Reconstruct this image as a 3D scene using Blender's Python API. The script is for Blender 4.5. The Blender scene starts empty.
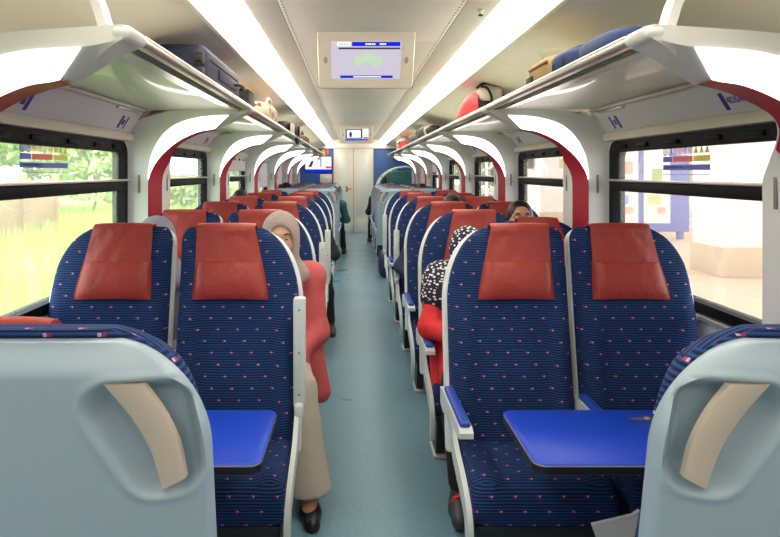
import bpy, bmesh, math, random
import numpy as np
from mathutils import Vector, Matrix

# ------------------------------------------------------------------ camera, world, exposure
SC = bpy.context.scene
COL = SC.collection
CAMX, CAMH, FPX, VPX, VPY = -0.09, 1.5, 610.0, 352.0, 172.0
cd = bpy.data.cameras.new('camera')
cam = bpy.data.objects.new('camera', cd)
COL.objects.link(cam)
cam.location = (CAMX, 0, CAMH)
cam.rotation_euler = (math.pi / 2, 0, 0)
cd.sensor_width = 36.0
cd.lens = 36.0 * FPX / 780.0
cd.shift_x = (390.0 - VPX) / 780.0
cd.shift_y = -(268.5 - VPY) / 780.0
cd.clip_start = 0.05
cd.clip_end = 400
SC.camera = cam

SC.view_settings.view_transform = 'Standard'
SC.view_settings.look = 'None'
SC.view_settings.exposure = 0.75
SC.view_settings.gamma = 1.0
SC.view_settings.use_curve_mapping = False
SC.cycles.use_denoising = True
SC.cycles.max_bounces = 10
SC.cycles.diffuse_bounces = 5
SC.cycles.glossy_bounces = 3
SC.cycles.transparent_max_bounces = 16
SC.cycles.sample_clamp_indirect = 6.0
SC.cycles.caustics_reflective = False
SC.cycles.caustics_refractive = False

W = bpy.data.worlds.new('sky')
SC.world = W
W.use_nodes = True
bg = W.node_tree.nodes['Background']
bg.inputs[0].default_value = (0.93, 0.97, 1.0, 1)
bg.inputs[1].default_value = 2.6

sd = bpy.data.lights.new('sun_offscreen', 'SUN')
sun = bpy.data.objects.new('sun_offscreen', sd)
COL.objects.link(sun)
sd.energy = 3.2
sd.angle = math.radians(6)
sd.color = (1.0, 0.95, 0.86)
sun.rotation_euler = (math.radians(26), math.radians(14), 0)

random.seed(7)
R_ = random.Random(11)

# ------------------------------------------------------------------ materials
MATS = {}


def s2l(c):
    return tuple((x / 12.92 if x <= 0.04045 else ((x + 0.055) / 1.055) ** 2.4) for x in [v / 255.0 for v in c])


def mat(name, rgb, rough=0.5, metal=0.0, emit=0.0, noise=0.0, nscale=20.0, bump=0.0, bscale=60.0, coat=0.0, spec=0.5, trans=0.0, alpha=1.0):
    """Principled material; rgb is sRGB 0-255; noise varies the colour, bump gives fine relief."""
    m = bpy.data.materials.new(name)
    m.use_nodes = True
    nt = m.node_tree
    p = nt.nodes['Principled BSDF']
    c = s2l(rgb) + (1.0,)
    p.inputs['Base Color'].default_value = c
    p.inputs['Roughness'].default_value = rough
    p.inputs['Metallic'].default_value = metal
    p.inputs['Coat Weight'].default_value = coat
    p.inputs['Specular IOR Level'].default_value = spec
    p.inputs['Transmission Weight'].default_value = trans
    p.inputs['Alpha'].default_value = alpha
    if emit > 0:
        p.inputs['Emission Color'].default_value = c
        p.inputs['Emission Strength'].default_value = emit
    if noise > 0 or bump > 0:
        tc = nt.nodes.new('ShaderNodeTexCoord')
        if noise > 0:
            n = nt.nodes.new('ShaderNodeTexNoise')
            n.inputs['Scale'].default_value = nscale
            n.inputs['Detail'].default_value = 4
            nt.links.new(tc.outputs['Object'], n.inputs['Vector'])
            mx = nt.nodes.new('ShaderNodeMix')
            mx.data_type = 'RGBA'
            mx.inputs['A'].default_value = tuple(max(0, x * (1 - noise)) for x in c[:3]) + (1,)
            mx.inputs['B'].default_value = tuple(min(1, x * (1 + noise)) for x in c[:3]) + (1,)
            nt.links.new(n.outputs['Fac'], mx.inputs['Factor'])
            nt.links.new(mx.outputs['Result'], p.inputs['Base Color'])
        if bump > 0:
            n2 = nt.nodes.new('ShaderNodeTexNoise')
            n2.inputs['Scale'].default_value = bscale
            n2.inputs['Detail'].default_value = 3
            nt.links.new(tc.outputs['Object'], n2.inputs['Vector'])
            b = nt.nodes.new('ShaderNodeBump')
            b.inputs['Strength'].default_value = bump
            b.inputs['Distance'].default_value = 0.01
            nt.links.new(n2.outputs['Fac'], b.inputs['Height'])
            nt.links.new(b.outputs['Normal'], p.inputs['Normal'])
    MATS[name] = m
    return m


def emitter(name, rgb, strength):
    m = bpy.data.materials.new(name)
    m.use_nodes = True
    nt = m.node_tree
    nt.nodes.clear()
    e = nt.nodes.new('ShaderNodeEmission')
    e.inputs[0].default_value = s2l(rgb) + (1,)
    e.inputs[1].default_value = strength
    o = nt.nodes.new('ShaderNodeOutputMaterial')
    nt.links.new(e.outputs[0], o.inputs[0])
    MATS[name] = m
    return m


def glass_mat(name, tint, gloss, glare=0.06):
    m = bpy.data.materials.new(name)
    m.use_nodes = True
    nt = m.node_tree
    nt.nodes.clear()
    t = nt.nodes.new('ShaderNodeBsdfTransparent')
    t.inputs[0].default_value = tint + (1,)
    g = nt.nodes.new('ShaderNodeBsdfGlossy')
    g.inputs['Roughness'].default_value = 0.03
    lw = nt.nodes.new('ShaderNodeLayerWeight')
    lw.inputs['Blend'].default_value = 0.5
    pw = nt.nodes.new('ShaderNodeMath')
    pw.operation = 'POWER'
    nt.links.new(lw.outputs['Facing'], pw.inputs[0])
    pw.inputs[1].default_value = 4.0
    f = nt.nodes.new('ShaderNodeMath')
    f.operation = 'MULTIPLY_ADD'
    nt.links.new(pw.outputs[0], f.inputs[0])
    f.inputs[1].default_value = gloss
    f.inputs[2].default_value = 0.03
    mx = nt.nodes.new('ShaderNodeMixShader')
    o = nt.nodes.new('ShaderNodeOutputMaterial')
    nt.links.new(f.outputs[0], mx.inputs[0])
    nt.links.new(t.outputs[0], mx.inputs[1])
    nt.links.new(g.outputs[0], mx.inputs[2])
    tl = nt.nodes.new('ShaderNodeBsdfTranslucent')      # window glare painted in as a milky veil
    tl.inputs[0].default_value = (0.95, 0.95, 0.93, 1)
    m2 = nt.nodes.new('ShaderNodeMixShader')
    m2.inputs[0].default_value = glare
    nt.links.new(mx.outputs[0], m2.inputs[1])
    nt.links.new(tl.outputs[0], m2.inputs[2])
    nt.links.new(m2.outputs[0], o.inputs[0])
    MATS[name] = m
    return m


class NT:
    """tiny helper for math node graphs"""
    def __init__(s, m):
        s.nt = m.node_tree

    def new(s, t):
        return s.nt.nodes.new(t)

    def math(s, op, a, b=None, c=None):
        n = s.new('ShaderNodeMath')
        n.operation = op
        for i, v in enumerate((a, b, c)):
            if v is None:
                continue
            if isinstance(v, (int, float)):
                n.inputs[i].default_value = v
            else:
                s.nt.links.new(v, n.inputs[i])
        return n.outputs[0]

    def mix(s, f, a, b):
        n = s.new('ShaderNodeMix')
        n.data_type = 'RGBA'
        for k, v in (('Factor', f), ('A', a), ('B', b)):
            if isinstance(v, tuple):
                n.inputs[k].default_value = v
            elif isinstance(v, (int, float)):
                n.inputs[k].default_value = v
            else:
                s.nt.links.new(v, n.inputs[k])
        return n.outputs['Result']


def fabric_mat():
    m = mat('seat_fabric', (30, 52, 128), rough=0.85, spec=0.25)
    h = NT(m)
    p = m.node_tree.nodes['Principled BSDF']
    uv = h.new('ShaderNodeUVMap')
    sp = h.new('ShaderNodeSeparateXYZ')
    m.node_tree.links.new(uv.outputs[0], sp.inputs[0])
    u, v = sp.outputs[0], sp.outputs[1]
    # fine horizontal ribs
    rib = h.math('SINE', h.math('MULTIPLY', v, 2 * math.pi / 0.0095))
    rib01 = h.math('MULTIPLY_ADD', rib, 0.5, 0.5)
    ns = h.new('ShaderNodeTexNoise')
    ns.inputs['Scale'].default_value = 9
    m.node_tree.links.new(uv.outputs[0], ns.inputs['Vector'])
    base = h.mix(rib01, s2l((10, 19, 44)) + (1,), s2l((40, 76, 138)) + (1,))
    base = h.mix(h.math('MULTIPLY', ns.outputs['Fac'], 0.35), base, s2l((18, 32, 76)) + (1,))
    # woven flecks: rows of short dashes, half pale, half red
    row = h.math('FLOOR', h.math('DIVIDE', v, 0.043))
    fv = h.math('FRACT', h.math('DIVIDE', v, 0.043))
    uu = h.math('ADD', h.math('DIVIDE', u, 0.078), h.math('MULTIPLY', row, 0.37))
    fu = h.math('FRACT', uu)
    mk = h.math('MULTIPLY', h.math('LESS_THAN', fu, 0.16), h.math('LESS_THAN', fv, 0.13))
    half = h.math('LESS_THAN', fu, 0.09)
    fl = h.mix(half, s2l((186, 160, 196)) + (1,), s2l((168, 48, 92)) + (1,))
    colr = h.mix(mk, base, fl)
    m.node_tree.links.new(colr, p.inputs['Base Color'])
    b = h.new('ShaderNodeBump')
    b.inputs['Strength'].default_value = 0.5
    b.inputs['Distance'].default_value = 0.003
    m.node_tree.links.new(rib01, b.inputs['Height'])
    m.node_tree.links.new(b.outputs[0], p.inputs['Normal'])
    return m


fabric_mat()
mat('leather', (158, 54, 46), rough=0.42, noise=0.16, nscale=9, bump=0.35, bscale=28, spec=0.45)
mat('shell_plastic', (152, 172, 186), rough=0.38, spec=0.5, noise=0.02, nscale=300)
mat('rim_plastic', (222, 230, 230), rough=0.4)
mat('handle_metal', (200, 186, 172), rough=0.36, metal=0.15)
mat('armrest_grey', (206, 216, 216), rough=0.4)
mat('armrest_pad', (34, 72, 176), rough=0.45)
mat('table_blue', (8, 66, 200), rough=0.42, noise=0.05, nscale=120)
mat('table_edge', (26, 26, 30), rough=0.5)
mat('dark_metal', (34, 38, 46), rough=0.5)
mat('brass', (168, 140, 110), rough=0.35, metal=0.6)
mat('aluminium', (205, 203, 198), rough=0.3, metal=0.75)
mat('alu_dull', (188, 188, 184), rough=0.45, metal=0.4)
mat('shelf_glass', (222, 232, 216), rough=0.35, noise=0.02, nscale=3, coat=0.3)
mat('lip_mirror', (222, 220, 214), rough=0.22, metal=0.15, noise=0.12, nscale=9)
mat('wall_panel', (226, 230, 236), rough=0.5, noise=0.015, nscale=4)
mat('lower_panel', (196, 210, 216), rough=0.55)
mat('service_panel', (216, 216, 226), rough=0.5)
mat('arch_plastic', (216, 219, 220), rough=0.42)
mat('red_trim', (158, 22, 50), rough=0.5, spec=0.2, noise=0.1, nscale=12)
mat('slot_grey', (120, 122, 120), rough=0.5)
mat('rubber', (12, 15, 22), rough=0.6, spec=0.15)
mat('rail_silver', (214, 210, 204), rough=0.3, metal=0.5)
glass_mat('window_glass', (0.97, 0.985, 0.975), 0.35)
mat('cassette', (214, 206, 192), rough=0.55)
mat('blind_cloth', (206, 200, 212), rough=0.8)
mat('ceiling_white', (232, 226, 214), rough=0.6, noise=0.02, nscale=2)
mat('cove', (236, 228, 222), rough=0.6, noise=0.02, nscale=2)
mat('screw', (140, 138, 132), rough=0.4, metal=0.5)
mat('tv_case', (228, 220, 206), rough=0.5)
mat('tv_case_dark', (170, 164, 150), rough=0.5)
emitter('tv_screen', (206, 200, 216), 0.62)
emitter('tv_blue', (20, 40, 205), 0.75)
emitter('tv_dark', (80, 70, 84), 0.5)
emitter('tv_green', (190, 216, 184), 0.66)
emitter('tv_white', (236, 240, 244), 0.75)
emitter('tv_red', (222, 70, 60), 0.7)
emitter('tv_black', (20, 20, 26), 0.3)
emitter('strip_light', (255, 242, 222), 6.5)
emitter('arch_light', (255, 246, 238), 3.2)
mat('label_blue', (46, 44, 150), rough=0.5)
mat('label_lit_pink', (176, 70, 120), rough=0.5)
mat('label_violet', (120, 90, 170), rough=0.5)
mat('label_pale', (224, 224, 230), rough=0.5)
mat('sticker_red', (220, 92, 80), rough=0.5)
mat('sticker_yellow', (224, 204, 80), rough=0.5)
mat('sticker_blue', (84, 96, 196), rough=0.5)
mat('sticker_grey', (168, 168, 196), rough=0.5)
mat('sticker_white', (238, 238, 240), rough=0.5)
mat('end_blue', (44, 92, 160), rough=0.5)
mat('door_cream', (226, 222, 208), rough=0.45)
mat('door_glass', (222, 230, 222), rough=0.25)
mat('door_seam', (150, 146, 130), rough=0.5)
mat('skin', (205, 150, 122), rough=0.5, noise=0.05, nscale=30)
mat('skin_pale', (206, 156, 130), rough=0.5, noise=0.04, nscale=30)
mat('hair', (28, 20, 20), rough=0.45)
mat('hair_brown', (70, 46, 38), rough=0.5)
mat('scarf_beige', (164, 150, 144), rough=0.8, noise=0.12, nscale=16, bump=1.0, bscale=22)
mat('jacket_pink', (206, 92, 96), rough=0.75, noise=0.1, nscale=9, bump=1.0, bscale=18)
mat('trouser_beige', (188, 180, 168), rough=0.8, bump=1.0, bscale=13)
mat('red_cloth', (214, 40, 42), rough=0.75, bump=1.0, bscale=18)
mat('black_cloth', (24, 24, 28), rough=0.8, bump=0.3, bscale=20)
mat('navy_cloth', (34, 42, 74), rough=0.8, bump=0.3, bscale=20)
mat('grey_cloth', (110, 112, 118), rough=0.8)
mat('teal_cloth', (40, 92, 98), rough=0.8)
mat('white_cloth', (222, 220, 216), rough=0.8)
mat('black_shoe', (20, 18, 18), rough=0.35)
mat('grey_shoe', (58, 60, 66), rough=0.5)
mat('eye_white', (236, 232, 226), rough=0.2)
mat('eye_dark', (30, 18, 14), rough=0.2)
mat('brow', (48, 32, 28), rough=0.7)
mat('lip', (168, 84, 80), rough=0.4)
mat('phone_white', (228, 228, 226), rough=0.3)
mat('phone_black', (14, 14, 18), rough=0.2)


def dots_mat():
    m = mat('scarf_dots', (24, 30, 58), rough=0.8)
    h = NT(m)
    p = m.node_tree.nodes['Principled BSDF']
    tc = h.new('ShaderNodeTexCoord')
    mp = h.new('ShaderNodeMapping')
    mp.inputs['Scale'].default_value = (1.0, 1.0, 1.6)
    vo = h.new('ShaderNodeTexVoronoi')
    vo.inputs['Scale'].default_value = 44
    vo.inputs['Randomness'].default_value = 0.75
    m.node_tree.links.new(tc.outputs['Object'], mp.inputs[0])
    m.node_tree.links.new(mp.outputs[0], vo.inputs['Vector'])
    k = h.math('LESS_THAN', vo.outputs['Distance'], 0.36)
    m.node_tree.links.new(h.mix(k, s2l((22, 28, 56)) + (1,), s2l((232, 232, 236)) + (1,)), p.inputs['Base Color'])
    return m


dots_mat()


def floral_mat():
    m = mat('floral_cloth', (214, 196, 170), rough=0.8)
    h = NT(m)
    p = m.node_tree.nodes['Principled BSDF']
    tc = h.new('ShaderNodeTexCoord')
    vo = h.new('ShaderNodeTexVoronoi')
    vo.inputs['Scale'].default_value = 22
    m.node_tree.links.new(tc.outputs['Object'], vo.inputs['Vector'])
    k = h.math('LESS_THAN', vo.outputs['Distance'], 0.42)
    sp = h.new('ShaderNodeSeparateColor')
    m.node_tree.links.new(vo.outputs['Color'], sp.inputs[0])
    red = h.math('GREATER_THAN', sp.outputs[0], 0.5)
    c2 = h.mix(red, s2l((92, 104, 74)) + (1,), s2l((172, 66, 48)) + (1,))
    m.node_tree.links.new(h.mix(k, s2l((224, 208, 184)) + (1,), c2), p.inputs['Base Color'])
    return m


floral_mat()


def floor_mat():
    m = mat('floor_vinyl', (122, 160, 172), rough=0.3, spec=0.5)
    h = NT(m)
    p = m.node_tree.nodes['Principled BSDF']
    tc = h.new('ShaderNodeTexCoord')
    n1 = h.new('ShaderNodeTexNoise')
    n1.inputs['Scale'].default_value = 150
    n1.inputs['Detail'].default_value = 2
    n2 = h.new('ShaderNodeTexNoise')
    n2.inputs['Scale'].default_value = 2.2
    n2.inputs['Detail'].default_value = 5
    m.node_tree.links.new(tc.outputs['Object'], n1.inputs['Vector'])
    m.node_tree.links.new(tc.outputs['Object'], n2.inputs['Vector'])
    a = h.mix(n1.outputs['Fac'], s2l((84, 126, 148)) + (1,), s2l((134, 172, 190)) + (1,))
    b = h.mix(h.math('MULTIPLY', n2.outputs['Fac'], 0.3), a, s2l((92, 130, 150)) + (1,))
    m.node_tree.links.new(b, p.inputs['Base Color'])
    m.node_tree.links.new(h.math('MULTIPLY_ADD', n2.outputs['Fac'], 0.25, 0.2), p.inputs['Roughness'])
    return m


floor_mat()


def ceiling_mat():
    m = MATS['ceiling_white']
    h = NT(m)
    p = m.node_tree.nodes['Principled BSDF']
    tc = h.new('ShaderNodeTexCoord')
    mp = h.new('ShaderNodeMapping')
    mp.inputs['Scale'].default_value = (1.2, 60, 1)
    n = h.new('ShaderNodeTexNoise')
    n.inputs['Scale'].default_value = 2.0
    m.node_tree.links.new(tc.outputs['Object'], mp.inputs[0])
    m.node_tree.links.new(mp.outputs[0], n.inputs['Vector'])
    m.node_tree.links.new(h.mix(n.outputs['Fac'], s2l((232, 228, 220)) + (1,), s2l((246, 243, 236)) + (1,)), p.inputs['Base Color'])


ceiling_mat()


# ------------------------------------------------------------------ mesh helpers
class MB:
    def __init__(s):
        s.v = []
        s.f = []

    def add(s, vs, fs):
        o = len(s.v)
        s.v += [tuple(map(float, p)) for p in vs]
        s.f += [tuple(i + o for i in f) for f in fs]
        return s

    def box(s, c, d, rot=None):
        x, y, z = [k / 2 for k in d]
        vs = [Vector((a * x, b * y, e * z)) for e in (-1, 1) for b in (-1, 1) for a in (-1, 1)]
        if rot is not None:
            vs = [rot @ p for p in vs]
        vs = [p + Vector(c) for p in vs]
        return s.add(vs, [(0, 2, 3, 1), (4, 5, 7, 6), (0, 1, 5, 4), (2, 6, 7, 3), (0, 4, 6, 2), (1, 3, 7, 5)])

    def rbox(s, c, d, r=0.01, seg=2, rot=None):
        bm = bmesh.new()
        bmesh.ops.create_cube(bm, size=1)
        for p in bm.verts:
            p.co = Vector((p.co.x * d[0], p.co.y * d[1], p.co.z * d[2]))
        r = min(r, min(d) * 0.49)
        bmesh.ops.bevel(bm, geom=bm.edges[:], offset=r, segments=seg, profile=0.5, affect='EDGES')
        bm.verts.index_update()
        vs = [(rot @ p.co if rot is not None else p.co) + Vector(c) for p in bm.verts]
        fs = [[q.index for q in f.verts] for f in bm.faces]
        bm.free()
        return s.add(vs, fs)

    def loft(s, loops, cap=True, closed=True):
        n = len(loops[0])
        vs = [p for l in loops for p in l]
        fs = []
        for i in range(len(loops) - 1):
            for j in range(n if closed else n - 1):
                k = (j + 1) % n
                fs.append((i * n + j, i * n + k, (i + 1) * n + k, (i + 1) * n + j))
        if cap and closed:
            fs.append(tuple(range(n - 1, -1, -1)))
            o = (len(loops) - 1) * n
            fs.append(tuple(o + j for j in range(n)))
        return s.add(vs, fs)

    def tube(s, path, r, n=8, cap=True):
        P = [Vector(p) for p in path]
        rs = r if isinstance(r, (list, tuple)) else [r] * len(P)
        loops = []
        up = None
        for i, p in enumerate(P):
            t = (P[min(i + 1, len(P) - 1)] - P[max(i - 1, 0)]).normalized()
            if up is None:
                a = Vector((0, 0, 1)) if abs(t.z) < 0.9 else Vector((1, 0, 0))
                up = (a - t * a.dot(t)).normalized()
            else:
                up = (up - t * up.dot(t)).normalized()
            w = t.cross(up)
            loops.append([p + (up * math.cos(2 * math.pi * k / n) + w * math.sin(2 * math.pi * k / n)) * rs[i] for k in range(n)])
        return s.loft(loops, cap)

    def prism(s, poly, fn, a, b):
        """poly: 2D points, fn(u, v, w) -> xyz, extruded w from a to b"""
        return s.loft([[fn(u, v, a) for u, v in poly], [fn(u, v, b) for u, v in poly]])

    def lathe(s, prof, n=16, c=(0, 0, 0)):
        loops = [[(c[0] + r * math.cos(2 * math.pi * k / n), c[1] + r * math.sin(2 * math.pi * k / n), c[2] + z) for k in range(n)] for r, z in prof]
        return s.loft(loops)

    def sheet(s, P, th, nrm):
        """P: grid of points; a sheet with thickness th along -nrm"""
        n = Vector(nrm)
        h, w = len(P), len(P[0])
        vs = [Vector(p) for r in P for p in r] + [Vector(p) - n * th for r in P for p in r]
        o = h * w
        fs = []
        for i in range(h - 1):
            for j in range(w - 1):
                a, b, c, d = i * w + j, i * w + j + 1, (i + 1) * w + j + 1, (i + 1) * w + j
                fs.append((a, b, c, d))
                fs.append((o + d, o + c, o + b, o + a))
        ring = [j for j in range(w)] + [i * w + w - 1 for i in range(1, h)] + [(h - 1) * w + j for j in range(w - 2, -1, -1)] + [i * w for i in range(h - 2, 0, -1)]
        for k in range(len(ring)):
            a, b = ring[k], ring[(k + 1) % len(ring)]
            fs.append((b, a, o + a, o + b))
        return s.add(vs, fs)

    def mesh(s, name, m, smooth=True, uv=False, angle=42):
        me = bpy.data.meshes.new(name)
        me.from_pydata(s.v, [], s.f)
        me.materials.append(MATS[m])
        bm = bmesh.new()
        bm.from_mesh(me)
        bmesh.ops.recalc_face_normals(bm, faces=bm.faces)
        bm.to_mesh(me)
        bm.free()
        if smooth:
            for p in me.polygons:
                p.use_smooth = True
            me.set_sharp_from_angle(angle=math.radians(angle))
        if uv:
            box_uv(me)
        return me

    def build(s, name, m, parent=None, loc=None, smooth=True, uv=False, angle=42):
        return link(name, s.mesh(name, m, smooth, uv, angle), parent, loc)


def box_uv(me):
    l = me.uv_layers.new(name='UVMap')
    for p in me.polygons:
        n = p.normal
        ax, ay, az = abs(n.x), abs(n.y), abs(n.z)
        for li in p.loop_indices:
            c = me.vertices[me.loops[li].vertex_index].co
            if az > ay * 1.3 and az > ax:
                l.data[li].uv = (c.x + 5, c.y + 5)
            elif ay >= ax * 0.6:
                l.data[li].uv = (c.x + 5, c.z + 5)
            else:
                l.data[li].uv = (c.y + 5, c.z + 5)


def link(name, me, parent=None, loc=None):
    o = bpy.data.objects.new(name, me)
    COL.objects.link(o)
    if parent is not None:
        o.parent = parent
    if loc is not None:
        o.location = loc
    return o


def empty(name, loc=(0, 0, 0), rz=0.0):
    o = bpy.data.objects.new(name, None)
    o.empty_display_size = 0.1
    COL.objects.link(o)
    o.location = loc
    o.rotation_euler = (0, 0, rz)
    return o


def tag(o, label=None, cat=None, group=None, kind=None):
    if label:
        o['label'] = label
    if cat:
        o['category'] = cat
    if group:
        o['group'] = group
    if kind:
        o['kind'] = kind
    return o


def copy_tree(o, parent=None):
    c = o.copy()
    COL.objects.link(c)
    c.parent = parent
    for ch in list(o.children):
        copy_tree(ch, c)
    return c


def catmull(pts, n):
    P = [np.array(p, float) for p in pts]
    P = [2 * P[0] - P[1]] + P + [2 * P[-1] - P[-2]]
    out = []
    for i in range(1, len(P) - 2):
        for k in range(n):
            t = k / n
            a, b, c, d = P[i - 1], P[i], P[i + 1], P[i + 2]
            out.append(tuple(0.5 * (2 * b + (c - a) * t + (2 * a - 5 * b + 4 * c - d) * t * t + (3 * b - a - 3 * c + d) * t ** 3)))
    out.append(tuple(P[-2]))
    return out


def sstep(a, b, x):
    t = np.clip((x - a) / (b - a), 0, 1)
    return t * t * (3 - 2 * t)


def text_mesh(txt, size, m, name, parent, matrix):
    c = bpy.data.curves.new(name, 'FONT')
    c.body = txt
    c.size = size
    c.align_x = 'CENTER'
    c.align_y = 'CENTER'
    c.extrude = 0.0004
    o = bpy.data.objects.new(name, c)
    COL.objects.link(o)
    dg = bpy.context.evaluated_depsgraph_get()
    me = bpy.data.meshes.new_from_object(o.evaluated_get(dg))
    bpy.data.objects.remove(o)
    me.materials.clear()
    me.materials.append(MATS[m])
    r = link(name, me, parent)
    r.matrix_local = matrix
    return r


# ------------------------------------------------------------------ dimensions
HW = 1.33                 # inner half width of the saloon
PITCH = 1.83              # bay pitch of the arches
ARCH_Y = [-0.30 + PITCH * k for k in range(8)]      # near faces of the arches
ARCH_D = 0.41
FZ = 0.07                 # floor level
Y0, Y1 = -2.4, 14.54      # rear and far bulkheads

# ------------------------------------------------------------------ structure: floor, walls, ceiling
b = MB().box((0, (Y0 + Y1) / 2, FZ - 0.03), (2 * HW + 0.16, Y1 - Y0 + 0.2, 0.06))
floor = tag(b.build('floor', 'floor_vinyl', smooth=False), kind='structure', label='speckled blue grey vinyl floor down the aisle')

WIN = []       # (y0, y1) of every window opening
for k in range(7):
    WIN.append((ARCH_Y[k] + ARCH_D + 0.02, ARCH_Y[k + 1] - 0.02))
WZ0, WZ1 = 0.93, 1.665
for sg, nm in ((-1, 'wall_left'), (1, 'wall_right')):
    b = MB()
    xc, t = sg * (HW + 0.035), 0.07
    b.box((xc, (Y0 + Y1) / 2, WZ0 / 2), (t, Y1 - Y0, WZ0))
    b.box((xc, (Y0 + Y1) / 2, (WZ1 + 2.38) / 2), (t, Y1 - Y0, 2.38 - WZ1))
    ys = [Y0] + [v for w in WIN for v in w] + [Y1]
    for i in range(0, len(ys), 2):
        b.box((xc, (ys[i] + ys[i + 1]) / 2, (WZ0 + WZ1) / 2), (t, ys[i + 1] - ys[i], WZ1 - WZ0))
    w = tag(b.build(nm, 'wall_panel', smooth=False), kind='structure')
    for k in range(7):
        p = MB().rbox((sg * (HW - 0.004), (WIN[k][0] + WIN[k][1]) / 2, 0.49), (0.012, WIN[k][1] - WIN[k][0] - 0.02, 0.80), 0.004)
        p.build('dado_panel', 'lower_panel', w)
        s = MB().rbox((sg * (HW - 0.012), (WIN[k][0] + WIN[k][1]) / 2, 0.915), (0.03, WIN[k][1] - WIN[k][0] + 0.01, 0.02), 0.006)
        s.build('sill_strip', 'alu_dull', w)

# far bulkhead with blue end panels
b = MB()
b.box((0, Y1 + 0.04, 1.18), (2 * HW + 0.1, 0.08, 2.4))
we = tag(b.build('wall_end', 'cassette', smooth=False), kind='structure')
DX0, DX1 = -0.519, 0.410
for x0, x1 in ((-HW, DX0 - 0.02), (DX1 + 0.02, HW)):
    MB().rbox(((x0 + x1) / 2, Y1 - 0.008, 1.04), (x1 - x0, 0.03, 2.08), 0.004).build('blue_panel', 'end_blue', we)
MB().rbox((0, Y1 - 0.03, 2.12), (2 * HW, 0.07, 0.13), 0.02).build('cornice', 'ceiling_white', we)
b = MB().box((0, Y0 - 0.04, 1.18), (2 * HW + 0.1, 0.08, 2.4))
tag(b.build('wall_rear', 'cassette', smooth=False), kind='structure')

# double door in the far bulkhead
dr = tag(empty('door_1', ((DX0 + DX1) / 2, Y1 - 0.02, 0)), kind='structure')
dw = (DX1 - DX0) / 2
for s_ in (-1, 1):
    lf = MB().rbox((s_ * dw / 2, 0, 1.03), (dw - 0.012, 0.035, 2.06), 0.006).build('door_leaf', 'door_cream', dr)
    MB().rbox((s_ * dw / 2, -0.018, 1.22), (dw - 0.16, 0.012, 1.45), 0.03).build('glass_panel', 'door_glass', lf)
    MB().rbox((s_ * dw / 2, -0.02, 0.25), (dw - 0.16, 0.01, 0.30), 0.01).build('kick_plate', 'door_glass', lf)
MB().box((0, 0.0, 1.03), (0.012, 0.02, 2.06)).build('door_seam', 'door_seam', dr, smooth=False)
h = MB()
h.tube([(-0.16, -0.03, 1.10), (-0.16, -0.07, 1.10), (-0.05, -0.07, 1.10)], 0.012)
h.rbox((-0.16, -0.022, 1.10), (0.05, 0.02, 0.14), 0.01)
h.build('door_handle', 'brass', dr)

# ceiling
ceil = tag(MB().box((0, (Y0 + Y1) / 2, 2.385), (2 * HW + 0.1, Y1 - Y0, 0.03)).build('ceiling', 'ceiling_white', smooth=False), kind='structure')
cy = [Y0 + (Y1 - Y0) / 10 * i for i in range(11)]
cy = [Y0 + 0.02] + [ARCH_Y[k] + 0.2 for k in range(8)] + [Y1 - 0.06]
pc = {}
for i in range(len(cy) - 1):
    ln, yc = cy[i + 1] - cy[i] - 0.006, (cy[i] + cy[i + 1]) / 2
    key = round(ln, 3)
    if key not in pc:
        a = MB().rbox((0, 0, 0), (0.846, ln, 0.02), 0.004).mesh('ceiling_panel', 'ceiling_white')
        c_, d_ = {}, {}
        for sg in (-1, 1):
            pf = [(0.428, 2.262), (0.562, 2.244), (0.562, 2.262), (0.428, 2.284)]
            c_[sg] = MB().prism(pf, lambda u, v, w: (sg * u, w, v), -ln / 2, ln / 2).mesh('ceiling_strip', 'ceiling_white', smooth=False)
            cv = catmull([(0.722, 2.150), (0.86, 2.118), (1.02, 2.07), (1.16, 2.005), (1.27, 1.92), (1.326, 1.82)], 4)
            poly = cv + [(u + 0.015, v + 0.02) for u, v in reversed(cv)]
            d_[sg] = MB().prism(poly, lambda u, v, w: (sg * u, w, v), -ln / 2, ln / 2).mesh('cove_panel', 'cove')
        sc = MB()
        for j in range(int(ln / 0.05)):
            for sg in (-1, 1):
                sc.box((sg * 0.405, -ln / 2 + 0.03 + j * 0.05, -0.0105), (0.008, 0.012, 0.003))
        pc[key] = (a, c_, d_, sc.mesh('screw_row', 'screw', smooth=False))
    a, c_, d_, sc = pc[key]
    pn = link('ceiling_panel', a, ceil, (0, yc, 2.27))
    tag(link('screw_row', sc, pn), kind='stuff')
    for sg in (-1, 1):
        link('ceiling_strip', c_[sg], ceil, (0, yc, 0))
        link('cove_panel', d_[sg], ceil, (0, yc, 0))

# continuous strip lights: diffuser segments in a lipped trough
for sg, where in ((-1, 'meadow'), (1, 'platform')):
    cl = tag(empty('strip_light', (sg * 0.62, (Y0 + Y1) / 2, 2.2)),
             'long warm white strip light in the ceiling on the %s side' % where, 'ceiling light', 'strip lights along the ceiling')
    for i in range(len(cy) - 1):
        ln, yc = cy[i + 1] - cy[i] - 0.004, (cy[i] + cy[i + 1]) / 2
        pf = [(0.568, 2.236), (0.61, 2.208), (0.66, 2.182), (0.706, 2.164), (0.712, 2.176), (0.572, 2.250)]
        d = MB().prism(pf, lambda u, v, w: (sg * (u - 0.62), w, v - 2.2), -ln / 2, ln / 2)
        d.build('diffuser_offscreen' if cy[i + 1] < 2.3 else 'diffuser', 'strip_light', cl, (0, yc - (Y0 + Y1) / 2, 0), smooth=False)
    ln = Y1 - Y0 - 0.1
    MB().prism([(0.709, 2.150), (0.722, 2.144), (0.724, 2.20), (0.712, 2.20)], lambda u, v, w: (sg * (u - 0.62), w, v - 2.2), -ln / 2, ln / 2).build('trough_lip', 'ceiling_white', cl, smooth=False)

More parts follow.
